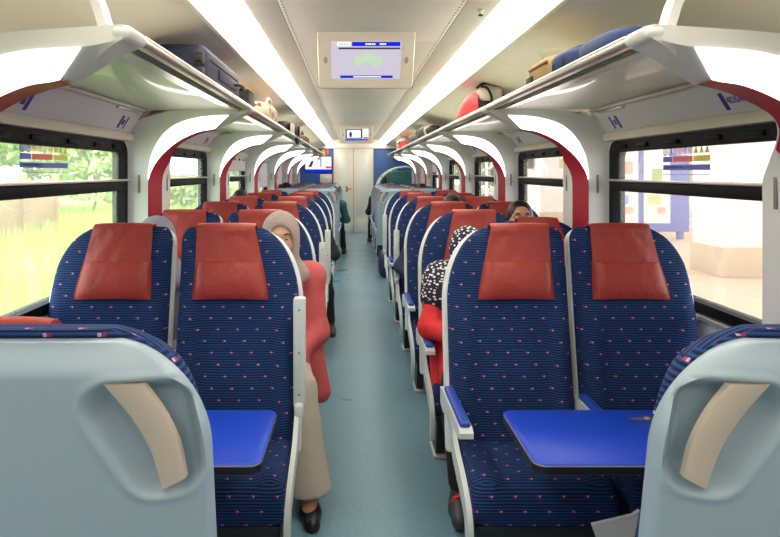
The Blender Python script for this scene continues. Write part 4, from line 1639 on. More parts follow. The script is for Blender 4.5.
def hand_prims(w, d, side, down, curl=0.5, sc=1.0):
    """palm + four unequal fingers + thumb. w wrist, d direction, side towards the thumb, down = palm normal"""
    d, side, down = Vector(d).normalized(), Vector(side).normalized(), Vector(down).normalized()
    w = Vector(w)
    out = []
    for k in (-1, 0, 1):
        a = w + side * 0.018 * k * sc
        e = w + d * 0.085 * sc + side * 0.024 * k * sc
        out.append(('c', tuple(a), tuple(e), 0.017 * sc, 0.014 * sc, 0.012))
    for q, ln in ((0.031, 0.070), (0.011, 0.080), (-0.011, 0.075), (-0.031, 0.058)):
        p0 = w + d * 0.085 * sc + side * q * sc
        d1 = (d * math.cos(curl * 0.7) + down * math.sin(curl * 0.7))
        d2 = (d * math.cos(curl * 1.7) + down * math.sin(curl * 1.7))
        p1 = p0 + d1 * ln * 0.5 * sc
        p2 = p1 + d2 * ln * 0.5 * sc
        out.append(('c', tuple(p0), tuple(p1), 0.0098 * sc, 0.0090 * sc, 0.003))
        out.append(('c', tuple(p1), tuple(p2), 0.0090 * sc, 0.0078 * sc, 0.003))
    p0 = w + d * 0.025 * sc + side * 0.030 * sc
    p1 = p0 + (d * 0.6 + side * 0.7 + down * 0.3).normalized() * 0.038 * sc
    p2 = p1 + (d * 0.85 + side * 0.2 + down * 0.4).normalized() * 0.032 * sc
    out += [('c', tuple(p0), tuple(p1), 0.0125 * sc, 0.0105 * sc, 0.006), ('c', tuple(p1), tuple(p2), 0.0105 * sc, 0.009 * sc, 0.003)]
    return out


def person(label, x, y, facing, J=None, yaw=0.0, pitch=0.0, top='grey_cloth', bottom='black_cloth', shoe='black_shoe', skin='skin', hair='hair', scarf=None, scarf_drape=0.0, glasses=False,
           vox=0.011, wide_leg=0.0, tunic=None, bare_feet=False, long_hair=False, cap=None, shoe_strap=None, group=None, sc=1.0):
    j = dict(hip=(0, 0.05, 0.49), chest=(0, 0.075, 0.76), neck=(0, 0.06, 0.95), head=(0, 0.03, 1.085),
             shl=(-0.165, 0.065, 0.905), shr=(0.165, 0.065, 0.905), ell=(-0.225, 0.02, 0.66), elr=(0.225, 0.02, 0.66),
             wrl=(-0.13, -0.18, 0.58), wrr=(0.13, -0.18, 0.58), hpl=(-0.085, 0.03, 0.48), hpr=(0.085, 0.03, 0.48),
             knl=(-0.10, -0.40, 0.50), knr=(0.10, -0.40, 0.50), anl=(-0.10, -0.44, 0.10), anr=(0.10, -0.44, 0.10))
    if J:
        j.update(J)
    H = j['head']
    Rm = Matrix.Rotation(yaw, 3, 'Z') @ Matrix.Rotation(pitch, 3, 'X')
    Rl = [[Rm[r][c] for c in range(3)] for r in range(3)]

    def hp(px, py, pz):
        v = Rm @ Vector((px, py, pz))
        return (H[0] + v.x, H[1] + v.y, H[2] + v.z)
    head = [('e', hp(0, 0.012, 0.022), (0.073, 0.092, 0.090), Rl, 0.02), ('e', hp(0, -0.018, -0.035), (0.062, 0.072, 0.075), Rl, 0.03),
            ('e', hp(0, -0.05, -0.085), (0.032, 0.032, 0.026), Rl, 0.03), ('c', hp(0, -0.088, 0.008), hp(0, -0.104, -0.026), 0.008, 0.0125, 0.012),
            ('e', hp(0, -0.082, 0.026), (0.05, 0.014, 0.012), Rl, 0.015), ('e', hp(-0.040, -0.062, -0.032), (0.022, 0.022, 0.022), Rl, 0.02), ('e', hp(0.040, -0.062, -0.032), (0.022, 0.022, 0.022), Rl, 0.02),
            ('e', hp(0, -0.083, -0.058), (0.024, 0.014, 0.011), Rl, 0.008), ('e', hp(-0.073, 0.012, -0.012), (0.009, 0.017, 0.029), Rl, 0.006), ('e', hp(0.073, 0.012, -0.012), (0.009, 0.017, 0.029), Rl, 0.006)]
    neck = [('c', j['neck'], hp(0, 0.022, -0.05), 0.052, 0.05, 0.03)]
    torso = [('e', j['hip'], (0.165, 0.115, 0.12), None, 0.05), ('e', lerp(j['hip'], j['chest'], 0.5), (0.14, 0.10, 0.14), None, 0.08), ('e', j['chest'], (0.155, 0.105, 0.15), None, 0.08),
             ('c', j['shl'], j['shr'], 0.058, 0.058, 0.06), ('c', j['chest'], j['neck'], 0.08, 0.055, 0.06)]
    arms, hands, legs, feet = [], [], [], []
    for s_, a, e, w in ((-1, 'shl', 'ell', 'wrl'), (1, 'shr', 'elr', 'wrr')):
        arms += [('c', j[a], j[e], 0.052, 0.040, 0.03), ('c', j[e], j[w], 0.040, 0.027, 0.015)]
        d = Vector(j[w]) - Vector(j[e])
        hands += hand_prims(j[w], (d.x, d.y, d.z * 0.4), (-s_, 0, 0.25), (0, 0, -1), 0.55, 0.95)
    for s_, a, e, w in ((-1, 'hpl', 'knl', 'anl'), (1, 'hpr', 'knr', 'anr')):
        legs += [('c', j[a], j[e], 0.085, 0.058, 0.04), ('c', j[e], lerp(j[e], j[w], 0.35), 0.058, 0.054, 0.02), ('c', lerp(j[e], j[w], 0.35), j[w], 0.054, 0.036, 0.02)]
        toe = vadd(j[w], (s_ * 0.025, -0.145, -0.068))
        heel = vadd(j[w], (0, 0.045, -0.065))
        feet += [('c', heel, lerp(heel, toe, 0.55), 0.030, 0.034, 0.02), ('c', lerp(heel, toe, 0.55), toe, 0.036, 0.026, 0.02), ('c', j[w], lerp(heel, toe, 0.35), 0.034, 0.032, 0.02)]

    def grow(P, g, k=None):
        out = []
        for p in P:
            if p[0] == 'c':
                out.append(('c', p[1], p[2], p[3] + g, p[4] + g, p[5] if k is None else k))
            else:
                out.append(('e', p[1], tuple(q + g for q in p[2]), p[3], p[4] if k is None else k))
        return out
    body = link('person', sdf_mesh('person', torso + legs + arms + neck + head + hands + feet, skin, vox))
    body.location = (x, y, FZ)
    body.rotation_euler = (0, 0, 0 if facing < 0 else math.pi)
    tag(body, label, 'person', group)
    # face
    for s_ in (-1, 1):
        ey = MB()
        ey.lathe([(0.0005, -0.0115), (0.007, -0.009), (0.0115, 0), (0.007, 0.009), (0.0005, 0.0115)], 12)
        e = link('eye', ey.mesh('eye', 'eye_white'), body)
        e.location = hp(s_ * 0.031, -0.0735, 0.002)
        e.scale = (1, 1, 0.62)
        ir = MB()
        ir.lathe([(0.0003, -0.003), (0.0055, -0.002), (0.0055, 0.002), (0.0003, 0.003)], 12)
        q = link('iris', ir.mesh('iris', 'eye_dark'), e)
        q.rotation_euler = (math.pi / 2, 0, 0)
        q.location = tuple(Rm @ Vector((0, -0.0105, -0.001)))
        br = MB().tube([hp(s_ * 0.014, -0.093, 0.024), hp(s_ * 0.032, -0.092, 0.030), hp(s_ * 0.050, -0.080, 0.024)], [0.0035, 0.004, 0.002], 6)
        br.build('eyebrow', 'brow', body)
    MB().tube([hp(-0.022, -0.091, -0.058), hp(0, -0.0985, -0.056), hp(0.022, -0.091, -0.058)], [0.002, 0.006, 0.002], 8).build('lips', 'lip', body)
    # clothes
    tp = grow(torso + arms, 0.014, 0.05)
    if tunic:
        tp += [('e', (0, -0.06, 0.49), (0.20, 0.22, 0.10), None, 0.06)] + [('c', q[0], q[1], q[2], q[3], 0.05) for q in tunic]
    cut = []
    link('top_garment', sdf_mesh('top_garment', tp, top, vox), body)
    lg = grow(legs, 0.012, 0.03) + [('e', j['hip'], (0.172, 0.122, 0.115), None, 0.05)]
    if wide_leg > 0:
        for e, w in (('knl', 'anl'), ('knr', 'anr')):
            lg += [('c', lerp(j[e], j[w], 0.1), vadd(j[w], (0, 0.01, -0.02)), 0.066, wide_leg, 0.03)]
    link('trousers', sdf_mesh('trousers', lg, bottom, vox, subs=[('e', vadd(j[w], (0, 0, -0.31 - 0.0)), (0.6, 0.6, 0.31), None, 0) for w in ('anl', 'anr')]), body)
    for q in (0, 3):
        sub = [('e', vadd(lerp(j['anl'] if q == 0 else j['anr'], j['anl'] if q == 0 else j['anr'], 0), (0, -0.035, 0.035)), (0.07, 0.125, 0.090), None, 0)] if bare_feet else []
        so = link('shoe', sdf_mesh('shoe', grow(feet[q:q + (2 if bare_feet else 3)], 0.007), shoe, vox * 0.75, subs=sub), body)
        if shoe_strap:
            a = j['anl'] if q == 0 else j['anr']
            MB().tube([(a[0] + 0.044 * math.cos(k * math.pi / 8), a[1] - 0.045 - 0.01 * math.sin(k * math.pi / 8), a[2] - 0.055 + 0.045 * math.sin(k * math.pi / 8)) for k in range(9)], 0.009, 6).build('shoe_strap', shoe_strap, so)
    if scarf:
        sp = [('e', hp(0, 0.014, 0.016), (0.094, 0.112, 0.108), Rl, 0.02), ('e', hp(0, -0.012, -0.05), (0.086, 0.092, 0.095), Rl, 0.04),
              ('c', hp(0, -0.0, -0.10), j['neck'], 0.075, 0.085, 0.05), ('e', vadd(j['neck'], (0, -0.03, -0.05)), (0.15, 0.11, 0.075), None, 0.06)]
        if scarf_drape > 0:
            dz = scarf_drape
            sp += [('c', vadd(j['shl'], (0.01, 0, 0.02)), vadd(j['shr'], (-0.01, 0, 0.02)), 0.085, 0.085, 0.06), ('e', vadd(j['chest'], (0, -0.02, 0.04)), (0.205, 0.15, 0.05 + dz), None, 0.06),
                   ('c', j['shl'], lerp(j['shl'], j['ell'], dz * 3.2), 0.085, 0.085, 0.05), ('c', j['shr'], lerp(j['shr'], j['elr'], dz * 3.2), 0.085, 0.085, 0.05)]
        link('headscarf', sdf_mesh('headscarf', sp, scarf, vox, subs=[('e', hp(0, -0.105, -0.018), (0.064, 0.088, 0.090), Rl, 0)]), body)
    elif hair:
        hs = [('e', hp(0, 0.018, 0.026), (0.081, 0.098, 0.092), Rl, 0.02)]
        if long_hair:
            hs += [('c', hp(-0.062, 0.03, 0), hp(-0.075, 0.04, -0.16), 0.026, 0.026, 0.03), ('c', hp(0.062, 0.03, 0), hp(0.075, 0.04, -0.16), 0.026, 0.03, 0.03), ('c', hp(0, 0.06, 0), hp(0, 0.07, -0.16), 0.05, 0.045, 0.04)]
        link('hair', sdf_mesh('hair', hs, hair, vox, subs=[('e', hp(0, -0.09, -0.03), (0.068, 0.088, 0.108), Rl, 0)]), body)
    if cap:
        link('cap', sdf_mesh('cap', [('e', hp(0, 0.012, 0.05), (0.09, 0.105, 0.085), Rl, 0.02), ('e', hp(0, -0.10, 0.045), (0.07, 0.075, 0.012), Rl, 0.02)], cap, vox, subs=[('e', hp(0, 0, -0.06), (0.12, 0.14, 0.10), Rl, 0)]), body)
    if glasses:
        g = MB()
        for s_ in (-1, 1):
            g.tube([hp(s_ * 0.032 + 0.022 * math.cos(k * math.pi / 8), -0.099, 0.002 + 0.019 * math.sin(k * math.pi / 8)) for k in range(17)], 0.0022, 5)
            g.tube([hp(s_ * 0.054, -0.098, 0.004), hp(s_ * 0.078, -0.03, 0.004), hp(s_ * 0.079, 0.012, 0.0)], 0.002, 5)
        g.tube([hp(-0.011, -0.099, 0.005), hp(0.011, -0.099, 0.005)], 0.002, 5)
        tag(g.build('glasses', 'bag_brown', body), kind=None)
    return body


RB = FRONT_Y[1]
p1 = person('woman in beige headscarf, pink top and wide beige trousers, one foot in the aisle', -AISLE_X, RB, -1,
            dict(head=(0.092, -0.075, 1.112), neck=(0.09, -0.02, 0.965), chest=(0.06, 0.03, 0.755), hip=(0.03, 0.04, 0.48), shl=(-0.08, 0.03, 0.92), shr=(0.235, 0.005, 0.895),
                 ell=(-0.15, -0.05, 0.66), elr=(0.272, -0.04, 0.625), wrl=(-0.03, -0.23, 0.58), wrr=(0.17, -0.24, 0.56), hpl=(-0.05, 0.03, 0.48), hpr=(0.12, 0.03, 0.48),
                 knl=(0.02, -0.37, 0.48), knr=(0.215, -0.40, 0.47), anl=(0.08, -0.50, 0.085), anr=(0.262, -0.53, 0.085)),
            yaw=0.10, pitch=0.12, top='jacket_pink', bottom='trouser_beige', shoe='black_shoe', skin='skin_pale', scarf='scarf_beige', scarf_drape=0.0, vox=0.009, wide_leg=0.10, bare_feet=True,
            tunic=[((0.22, 0.0, 0.52), (0.285, -0.03, 0.32), 0.08, 0.055), ((0.16, -0.2, 0.50), (0.20, -0.28, 0.42), 0.08, 0.07)])
p2 = person('woman in white dotted navy headscarf and red tunic with red strapped clogs', AISLE_X, RB, -1,
            dict(head=(-0.045, -0.06, 1.035), neck=(-0.03, 0.0, 0.905), chest=(-0.02, 0.04, 0.73), shl=(-0.175, 0.03, 0.865), shr=(0.15, 0.04, 0.865), ell=(-0.235, -0.07, 0.655), elr=(0.21, -0.03, 0.64),
                 wrl=(-0.172, -0.265, 0.665), wrr=(0.06, -0.24, 0.62), knl=(-0.155, -0.40, 0.48), knr=(0.06, -0.40, 0.48), anl=(-0.170, -0.535, 0.10), anr=(0.04, -0.50, 0.10)),
            yaw=-0.05, pitch=0.1, top='red_cloth', bottom='black_cloth', shoe='grey_shoe', skin='skin_pale', scarf='scarf_dots', scarf_drape=0.10, vox=0.009, shoe_strap='red_cloth',
            tunic=[((-0.10, -0.1, 0.52), (-0.13, -0.28, 0.47), 0.10, 0.09), ((0.05, -0.1, 0.52), (0.06, -0.28, 0.47), 0.10, 0.09), ((-0.17, -0.05, 0.50), (-0.19, -0.14, 0.40), 0.06, 0.05)])
RC = FRONT_Y[2]
person('woman with dark hair and thin glasses looking over the red headrest', WIN_X, FRONT_Y[2], -1,
       dict(head=(-0.034, -0.06, 1.130), neck=(-0.03, 0.03, 0.985), chest=(-0.02, 0.06, 0.78), shl=(-0.185, 0.05, 0.93), shr=(0.145, 0.05, 0.93)),
       yaw=-0.10, pitch=-0.08, top='white_cloth', skin='skin_pale', hair='hair', long_hair=True, glasses=True, vox=0.009)
mat('scarf_lavender', (150, 150, 172), rough=0.8, bump=0.8, bscale=20)
person('person in a plain lavender grey headscarf, second row by the meadow window', -WIN_X - 0.02, RB, -1, dict(head=(0.0, -0.10, 1.085), neck=(0.0, 0.0, 0.945)), pitch=0.6, top='grey_cloth', scarf='scarf_lavender', vox=0.011)
RD = FRONT_Y[3]
person('passenger with short black hair bowing the head, fourth row on the platform side', AISLE_X, RD, -1, dict(head=(0.185, -0.04, 1.135), neck=(0.12, 0.04, 1.0), chest=(0.05, 0.07, 0.79), shl=(-0.08, 0.06, 0.95), shr=(0.23, 0.06, 0.95)), pitch=0.6, top='navy_cloth', vox=0.013)
person('passenger with brown hair by the window, fifth row on the meadow side', -WIN_X, FRONT_Y[4], -1, dict(head=(-0.12, -0.02, 1.14), neck=(-0.06, 0.05, 1.0), shl=(-0.19, 0.06, 0.94), shr=(0.13, 0.06, 0.94), ell=(-0.22, 0.0, 0.70)), pitch=0.5, top='grey_cloth', hair='hair_brown', vox=0.014)
person('passenger in black with trainers in the aisle, fifth row on the meadow side', -AISLE_X, FRONT_Y[4], -1, dict(head=(0.02, 0.06, 1.05), anr=(0.25, -0.42, 0.09), knr=(0.20, -0.38, 0.48), elr=(0.27, 0.0, 0.64)), top='black_cloth', bottom='black_cloth', shoe='grey_shoe', vox=0.014)
person('passenger in a dark cap above the grey seat backs, meadow side', -WIN_X, BACK_Y[0], 1, dict(head=(0.05, 0.02, 1.14)), top='navy_cloth', cap='black_cloth', vox=0.016)
person('passenger in dark clothes leaning into the aisle between grey seats, meadow side', -AISLE_X, BACK_Y[1], 1, dict(head=(-0.16, 0.0, 1.08), neck=(-0.1, 0.04, 0.95), shl=(-0.28, 0.04, 0.88), ell=(-0.36, 0.0, 0.63), knl=(-0.24, -0.38, 0.5), anl=(-0.30, -0.42, 0.1)), top='teal_cloth', bottom='black_cloth', vox=0.016)
person('passenger with black hair above the grey seat backs, platform window seat', WIN_X, BACK_Y[0], 1, dict(head=(0.06, 0.02, 1.14)), top='black_cloth', vox=0.016)
person('passenger with black hair above the grey seat backs, platform aisle seat', AISLE_X, BACK_Y[1], 1, dict(head=(-0.04, 0.02, 1.13)), top='grey_cloth', vox=0.016)
person('passenger in black with one arm in the aisle near the luggage stand', AISLE_X, BACK_Y[3], 1, dict(head=(0.06, 0.0, 1.09), shr=(0.22, 0.06, 0.89), elr=(0.30, 0.02, 0.64), knr=(0.22, -0.38, 0.5), anr=(0.26, -0.42, 0.1)), top='black_cloth', vox=0.016)

# phone in the hand of the woman in the dotted scarf
t = tag(empty('mobile_phone', (AISLE_X - 0.115, RB - 0.335, FZ + 0.668)), 'white mobile phone held by the woman in the dotted headscarf', 'phone')
t.rotation_euler = (0.5, 0, 0.5)
MB().rbox((0, 0, 0), (0.075, 0.15, 0.012), 0.005).build('phone_case', 'phone_white', t)
MB().rbox((0, 0, 0.0066), (0.066, 0.135, 0.001), 0.0004, 1).build('phone_screen', 'phone_black', t)

# bag on the floor of the aisle by the grey seats, platform side
t = tag(empty('floor_bag', (0.37, 8.35, FZ + 0.001)), 'dark shoulder bag standing on the floor behind the sixth row, platform side', 'bag')
soft_box(MB(), (0, 0, 0), (0.20, 0.42, 0.36), 3.2, 12, 18, 0.04, 21).build('bag_body', 'navy_nylon', t, angle=80)
MB().tube(catmull([(0, -0.14, 0.34), (0, -0.1, 0.46), (0, 0.1, 0.46), (0, 0.14, 0.34)], 5), 0.012).build('shoulder_strap', 'bag_black', t)
# printed card under the platform side window seat
t = tag(empty('seat_card', (0.74, 1.925, FZ)), 'white angular plate on a dark stem before the platform side window seat', 'plate')
MB().prism([(-0.075, 0.165), (0.055, 0.195), (0.075, 0.21), (0.055, 0.10), (-0.05, 0.095)], lambda u, v, w: (u, w, v + 0.155), -0.006, 0.006).build('plate_body', 'sticker_white', t, smooth=False)
MB().tube([(0.04, 0.014, 0.001), (0.04, 0.014, 0.34)], 0.010, 6).build('plate_stem', 'dark_metal', t)


# ------------------------------------------------------------------ outside: meadow side
mat('meadow_soil', (156, 180, 92), rough=0.95, noise=0.2, nscale=0.8)
mat('grass_blade', (168, 200, 92), rough=0.8, noise=0.2, nscale=0.6)
mat('leaf_green', (150, 178, 112), rough=0.8, noise=0.25, nscale=2.0)
mat('leaf_pale', (184, 202, 142), rough=0.8, noise=0.25, nscale=2.0)
mat('leaf_dark', (128, 156, 104), rough=0.8, noise=0.25, nscale=2.0)
mat('bark', (120, 100, 82), rough=0.9)
mat('concrete_wall', (156, 126, 106), rough=0.9, noise=0.18, nscale=1.2)
mat('concrete_pale', (200, 196, 190), rough=0.9, noise=0.08, nscale=1.5)
mat('platform_tile', (206, 180, 154), rough=0.55, noise=0.04, nscale=3)
mat('platform_joint', (186, 164, 142), rough=0.8)
mat('column_white', (232, 224, 220), rough=0.7)
mat('column_base', (190, 164, 134), rough=0.6, noise=0.06, nscale=4)
mat('board_blue', (92, 104, 178), rough=0.5)
mat('poster_paper', (240, 232, 226), rough=0.6)
mat('poster_green', (150, 190, 120), rough=0.6)
mat('poster_pink', (216, 170, 160), rough=0.6)
mat('poster_blue', (150, 164, 206), rough=0.6)
mat('poster_yellow', (226, 200, 130), rough=0.6)
mat('building_wall', (232, 214, 204), rough=0.85, noise=0.05, nscale=1)
mat('steel_pole', (226, 226, 224), rough=0.4)
mat('sign_tan', (206, 172, 120), rough=0.6)
mat('bin_pink', (226, 206, 214), rough=0.5)
mat('lamp_black', (28, 26, 28), rough=0.4)
mat('ballast', (150, 140, 130), rough=0.95, noise=0.3, nscale=30, bump=0.8, bscale=40)

GZ = -0.85                                  # ground level outside
gl = MB()
P = []
for i in range(25):
    yy = -6 + 60 * i / 24
    row = []
    for q in range(14):
        xx = -1.7 - 46 * (q / 13) ** 1.6
        zz = GZ + 0.10 * math.sin(0.5 * yy) * (q > 2) + 1.1 * float(sstep(-9, -30, xx)) + 0.05 * math.sin(1.7 * yy + xx)
        row.append((xx, yy, zz))
    P.append(row)
gl.sheet(P, 0.3, (0, 0, 1))
meadow = tag(gl.build('ground_meadow', 'meadow_soil'), kind='structure')
rg = random.Random(5)
gv, gf = [], []
for i in range(26000):
    xx = -2.4 - 18 * rg.random() ** 1.4
    yy = 2.5 + 32 * rg.random()
    zz = GZ + 1.1 * float(min(1, max(0, (-9 - xx) / 21)) ** 2) + 0.0
    h_ = rg.uniform(0.25, 0.75)
    a = rg.uniform(0, 6.28)
    w = rg.uniform(0.012, 0.03)
    lx, ly = rg.uniform(-0.25, 0.25) * h_, rg.uniform(-0.25, 0.25) * h_
    o = len(gv)
    gv += [(xx - w * math.cos(a), yy - w * math.sin(a), zz), (xx + w * math.cos(a), yy + w * math.sin(a), zz), (xx + lx, yy + ly, zz + h_)]
    gf.append((o, o + 1, o + 2))
gm = bpy.data.meshes.new('grass')
gm.from_pydata(gv, [], gf)
gm.materials.append(MATS['grass_blade'])
tag(link('grass', gm), 'tall sunlit yellow green grass growing outside the windows', 'grass', kind='stuff')


def leafy(name, label, c, r, leaves, m, seed, trunk=0.0, group=None, size=0.16):
    rr = random.Random(seed)
    t = empty(name, c)
    tag(t, label, 'tree' if trunk else 'bush', group)
    vs, fs = [], []
    blobs = [(rr.uniform(-0.6, 0.6) * r[0], rr.uniform(-0.6, 0.6) * r[1], rr.uniform(0.25, 0.85) * r[2], rr.uniform(0.35, 0.6)) for _ in range(9)]
    for i in range(leaves):
        bx, by, bz, bs = blobs[i % len(blobs)]
        d = Vector((rr.gauss(0, 1), rr.gauss(0, 1), rr.gauss(0, 1))).normalized() * rr.uniform(0.75, 1.0)
        p = Vector((bx + d.x * bs * r[0], by + d.y * bs * r[1], max(0.03, bz + d.z * bs * r[2] * 0.6) + trunk))
        a = Vector((rr.gauss(0, 1), rr.gauss(0, 1), rr.gauss(0, 1))).normalized()
        e = a.cross(Vector((rr.gauss(0, 1), rr.gauss(0, 1), rr.gauss(0, 1)))).normalized()
        s = size * rr.uniform(0.6, 1.3)
        o = len(vs)
        vs += [p - a * s, p + e * s * 0.45, p + a * s, p - e * s * 0.45]
        fs.append((o, o + 1, o + 2, o + 3))
    me = bpy.data.meshes.new('foliage')
    me.from_pydata([tuple(v) for v in vs], [], fs)
    me.materials.append(MATS[m])
    tag(link('foliage', me, t), kind='stuff')
    st = MB()
    st.tube([(0, 0, 0), (0.05 * r[0], 0, trunk * 0.6 + 0.1 * r[2]), (0, 0.04 * r[1], trunk + 0.5 * r[2])], [0.09 * (1 + trunk * 0.2), 0.07, 0.03], 8)
    st.build('trunk', 'bark', t)
    return t


def gz(xx):
    return GZ + 1.1 * float(sstep(-9, -30, xx)) - 0.05


B = 'bushes and trees beyond the meadow'
leafy('bush', 'pale green bush left of the long concrete wall', (-17.5, 22, gz(-17.5)), (3.4, 2.6, 3.8), 2600, 'leaf_pale', 1, group=B, size=0.26)
leafy('tree', 'tall green tree standing behind the concrete wall', (-16.0, 27, gz(-16)), (3.2, 3.0, 4.2), 2600, 'leaf_green', 2, 1.2, group=B, size=0.28)
leafy('tree', 'broad pale tree past the end of the concrete wall', (-14.5, 34, gz(-14.5)), (3.6, 3.0, 3.6), 2600, 'leaf_pale', 3, 0.8, group=B, size=0.28)
leafy('bush', 'dark green bush at the foot of the pale flyover', (-13.0, 41, gz(-13)), (3.6, 2.6, 2.2), 2200, 'leaf_dark', 4, group=B, size=0.26)
leafy('bush', 'rounded green bush in the open meadow', (-10.5, 37, gz(-10.5)), (2.4, 2.2, 2.0), 2000, 'leaf_green', 5, group=B, size=0.24)
leafy('tree', 'slim green tree far along the railway fence', (-9.5, 48, gz(-9.5)), (2.6, 2.4, 3.4), 2000, 'leaf_green', 6, 0.6, group=B, size=0.26)
leafy('bush', 'light green bush near the railway fence', (-7.4, 44, gz(-7.4)), (2.0, 2.0, 2.0), 1600, 'leaf_pale', 7, group=B, size=0.22)

# long concrete wall with posts
t = tag(empty('concrete_wall', (-11.6, 16.5, gz(-11.6))), 'long weathered concrete panel wall with posts across the meadow', 'wall')
for q in range(6):
    y0_ = -7.0 + q * 2.35
    MB().rbox((0, y0_ + 1.17, 1.0), (0.14, 2.22, 2.1), 0.02).build('wall_panel', 'concrete_wall', t)
    MB().rbox((0.03, y0_, 1.1), (0.24, 0.20, 2.35), 0.02).build('post', 'concrete_wall', t)
MB().rbox((0.03, 7.1, 1.1), (0.24, 0.20, 2.35), 0.02).build('post', 'concrete_wall', t)
# distant flyover
t = tag(empty('flyover', (-22, 62, GZ)), 'distant pale concrete flyover on piers behind the trees', 'bridge')
MB().rbox((0, 0, 5.2), (44, 6, 1.2), 0.1).build('deck', 'concrete_pale', t)
MB().rbox((0, -3.0, 6.2), (44, 0.3, 0.9), 0.05).build('parapet', 'concrete_pale', t)
for x in (-14, -3, 8, 16):
    MB().rbox((x, 0, 2.3), (1.6, 2.4, 4.6), 0.2).build('pier', 'concrete_pale', t)

# ------------------------------------------------------------------ outside: station platform side
PZ = -0.08
tag(MB().box((1.9, 24, GZ - 0.1), (0.7, 70, 0.2)).build('ground_track', 'ballast', smooth=False), kind='structure')
pf = MB().box((9.8, 22, (PZ + GZ) / 2 - 0.02), (15.6, 64, PZ - GZ - 0.04))
pl = tag(pf.build('floor_platform', 'platform_joint', smooth=False), kind='structure')
tm = {}
for i in range(12):
    for q in range(7):
        x0_, y0_ = 2.0 + q * 1.5, 2.0 + i * 1.5
        if y0_ < 3 and q > 5:
            continue
        if 't' not in tm:
            tm['t'] = MB().rbox((0, 0, 0), (1.488, 1.488, 0.04), 0.006, 1).mesh('paving_slab', 'platform_tile')
        link('paving_slab', tm['t'], pl, (x0_ + 0.75, y0_ + 0.75, PZ - 0.02))
rest = MB().box((9.8, 37, PZ - 0.021), (15.6, 34, 0.04))
rest.build('paving_far', 'platform_tile', pl, smooth=False)
MB().box((15.05, 11, PZ - 0.021), (5.1, 18, 0.04)).build('paving_side', 'platform_tile', pl, smooth=False)


def column(x0_, x1_, y0_, y1_, label):
    t = tag(empty('station_column', ((x0_ + x1_) / 2, (y0_ + y1_) / 2, PZ)), label, 'column', 'white columns on the platform')
    dx, dy = x1_ - x0_, y1_ - y0_
    MB().rbox((0, 0, 2.2), (dx - 0.05, dy - 0.05, 4.4), 0.02).build('shaft', 'column_white', t)
    MB().rbox((0, 0, 0.225), (dx, dy, 0.45), 0.015).build('base', 'column_base', t)
    return t


column(5.42, 6.60, 9.1, 9.95, 'wide white column with a beige stone base, opposite the blue poster board')
c2 = column(5.2, 7.4, 17.2, 20.6, 'big white column carrying a black lantern on the platform')
lt = tag(empty('wall_lantern', (5.16, 17.9, 1.55)), 'black lantern fixed to the big white platform column', 'lamp')
MB().rbox((-0.06, 0, 0.35), (0.16, 0.36, 0.62), 0.04).build('lantern_body', 'lamp_black', lt)
MB().rbox((-0.06, 0, 0.35), (0.17, 0.26, 0.36), 0.02).build('lantern_glass', 'poster_yellow', lt)
MB().tube([(0.05, 0, 0.60), (-0.06, 0, 0.70)], 0.03).build('bracket', 'lamp_black', lt)

# canopy out of view, added to keep sky light off the platform
t = tag(empty('platform_canopy', (6.8, 22, PZ)), 'wide pale canopy roof over the platform on slim posts', 'canopy')
MB().rbox((0, 0, 4.55), (8.0, 62, 0.22), 0.04).build('shade_slab', 'concrete_pale', t)
for q in range(5):
    MB().tube([(3.6, -26 + q * 13, 0), (3.6, -26 + q * 13, 4.45)], 0.12, 12).build('post', 'steel_pole', t)

# blue poster board
t = tag(empty('poster_board', (6.85, 14.3, PZ)), 'blue poster board with two posters on the platform', 'poster board')
MB().rbox((0, 0.1, 1.35), (1.95, 0.22, 2.35), 0.03).build('board', 'board_blue', t)
for x in (-0.55, 0.20):
    po = MB().rbox((x, -0.018, 1.38), (0.62, 0.016, 2.0), 0.004).build('poster', 'poster_paper', t)
    for q, (dx, dz, w, h_, m) in enumerate((((0.0, 0.1, 0.24, 0.36, 'poster_green') if x > 0 else (0.05, 0.3, 0.26, 0.30, 'poster_pink')), (-0.06, -0.45, 0.30, 0.22, 'poster_blue' if x < 0 else 'poster_yellow'), (0.10, -0.70, 0.2, 0.16, 'poster_pink'), (0, 0.78, 0.34, 0.10, 'poster_blue'))):
        MB().rbox((x + dx, -0.028, 1.38 + dz), (w, 0.004, h_), 0.0015, 1).build('poster_print', m, po)
for x in (-0.8, 0.8):
    MB().rbox((x, 0.1, 0.09), (0.12, 0.16, 0.18), 0.02).build('foot', 'board_blue', t)

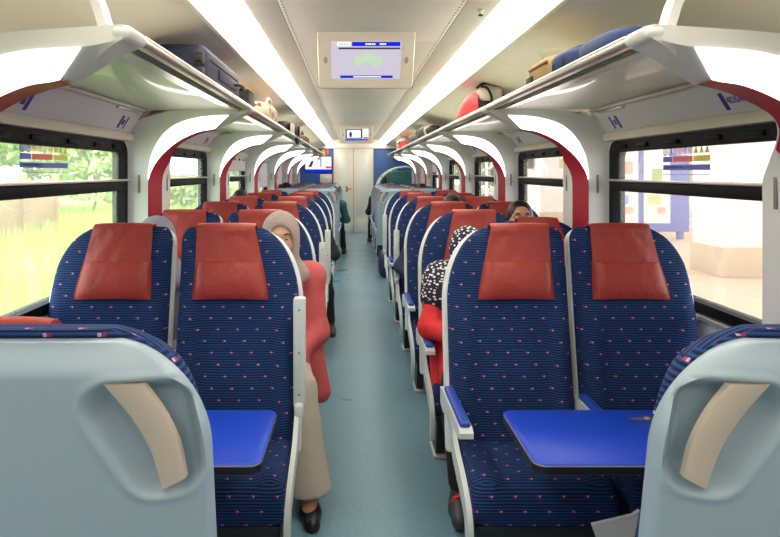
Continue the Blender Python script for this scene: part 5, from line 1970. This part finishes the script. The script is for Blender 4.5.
# steps, far building, fence, bin and sign post
t = tag(empty('station_steps', (10.3, 16.8, PZ)), 'broad grey concrete steps rising at the back of the platform', 'steps')
for q in range(6):
    MB().rbox((0, q * 0.34, 0.08 + 0.16 * q), (3.2, 0.36, 0.155), 0.015).build('step', 'concrete_pale', t)
t = tag(empty('station_building', (13.5, 34, PZ)), 'pale pink station building at the back of the platform', 'building')
MB().box((0, 0, 2.6), (5.0, 30, 5.2)).build('wall', 'building_wall', t, smooth=False)
MB().rbox((-0.4, 0, 5.35), (6.4, 31, 0.35), 0.05).build('roof_edge', 'concrete_pale', t)
for q in range(7):
    wv = MB().rbox((-2.52, -12 + q * 4, 2.0), (0.08, 1.6, 1.6), 0.02).build('window', 'poster_blue', t)
    MB().rbox((-2.54, -12 + q * 4, 2.0), (0.08, 0.08, 1.6), 0.01).build('mullion', 'column_white', wv)
t = tag(empty('picket_fence', (4.9, 22.5, PZ)), 'low pale railing on the platform beyond the big column', 'fence')
for z in (0.25, 0.95):
    MB().tube([(0, -2.0, z), (0, 8, z)], 0.025, 6).build('rail', 'concrete_pale', t)
pk = MB().rbox((0, 0, 0.5), (0.04, 0.06, 1.0), 0.008, 1).mesh('picket', 'concrete_pale')
for q in range(41):
    link('picket', pk, t, (0, -2.0 + q * 0.25, 0))
t = tag(empty('litter_bin', (3.55, 16.6, PZ)), 'pale pink litter bin with a black lid on the platform', 'bin')
MB().lathe([(0.17, 0.0), (0.19, 0.04), (0.20, 0.75), (0.205, 0.78)], 20).build('bin_body', 'bin_pink', t)
MB().lathe([(0.21, 0.78), (0.22, 0.82), (0.20, 0.93), (0.10, 0.98), (0.02, 0.985)], 20).build('bin_lid', 'lamp_black', t)
t = tag(empty('sign_post', (5.5, 15.6, PZ)), 'slim white post with a tan sign board beside the big column', 'sign post')
MB().tube([(0, 0, 0), (0, 0, 2.1)], 0.04, 10).build('post', 'steel_pole', t)
MB().rbox((0, 0, 1.95), (0.60, 0.05, 0.55), 0.03).build('sign_board', 'sign_tan', t)
leafy('platform_tree', 'green tree growing behind the platform railing', (7.2, 33, PZ), (2.2, 2.2, 2.6), 2000, 'leaf_green', 9, 0.8, size=0.24)
t = tag(empty('lamp_post', (3.0, 14.0, PZ)), 'white platform lamp post with a small crossbar', 'lamp post')
MB().tube([(0, 0, 0), (0, 0, 2.6)], 0.035, 10).build('post', 'steel_pole', t)
MB().tube([(-0.25, 0, 1.55), (0.25, 0, 1.75)], 0.03, 8).build('crossbar', 'alu_dull', t)
MB().rbox((0, 0, 2.65), (0.5, 0.2, 0.12), 0.03).build('lamp_head', 'poster_paper', t)
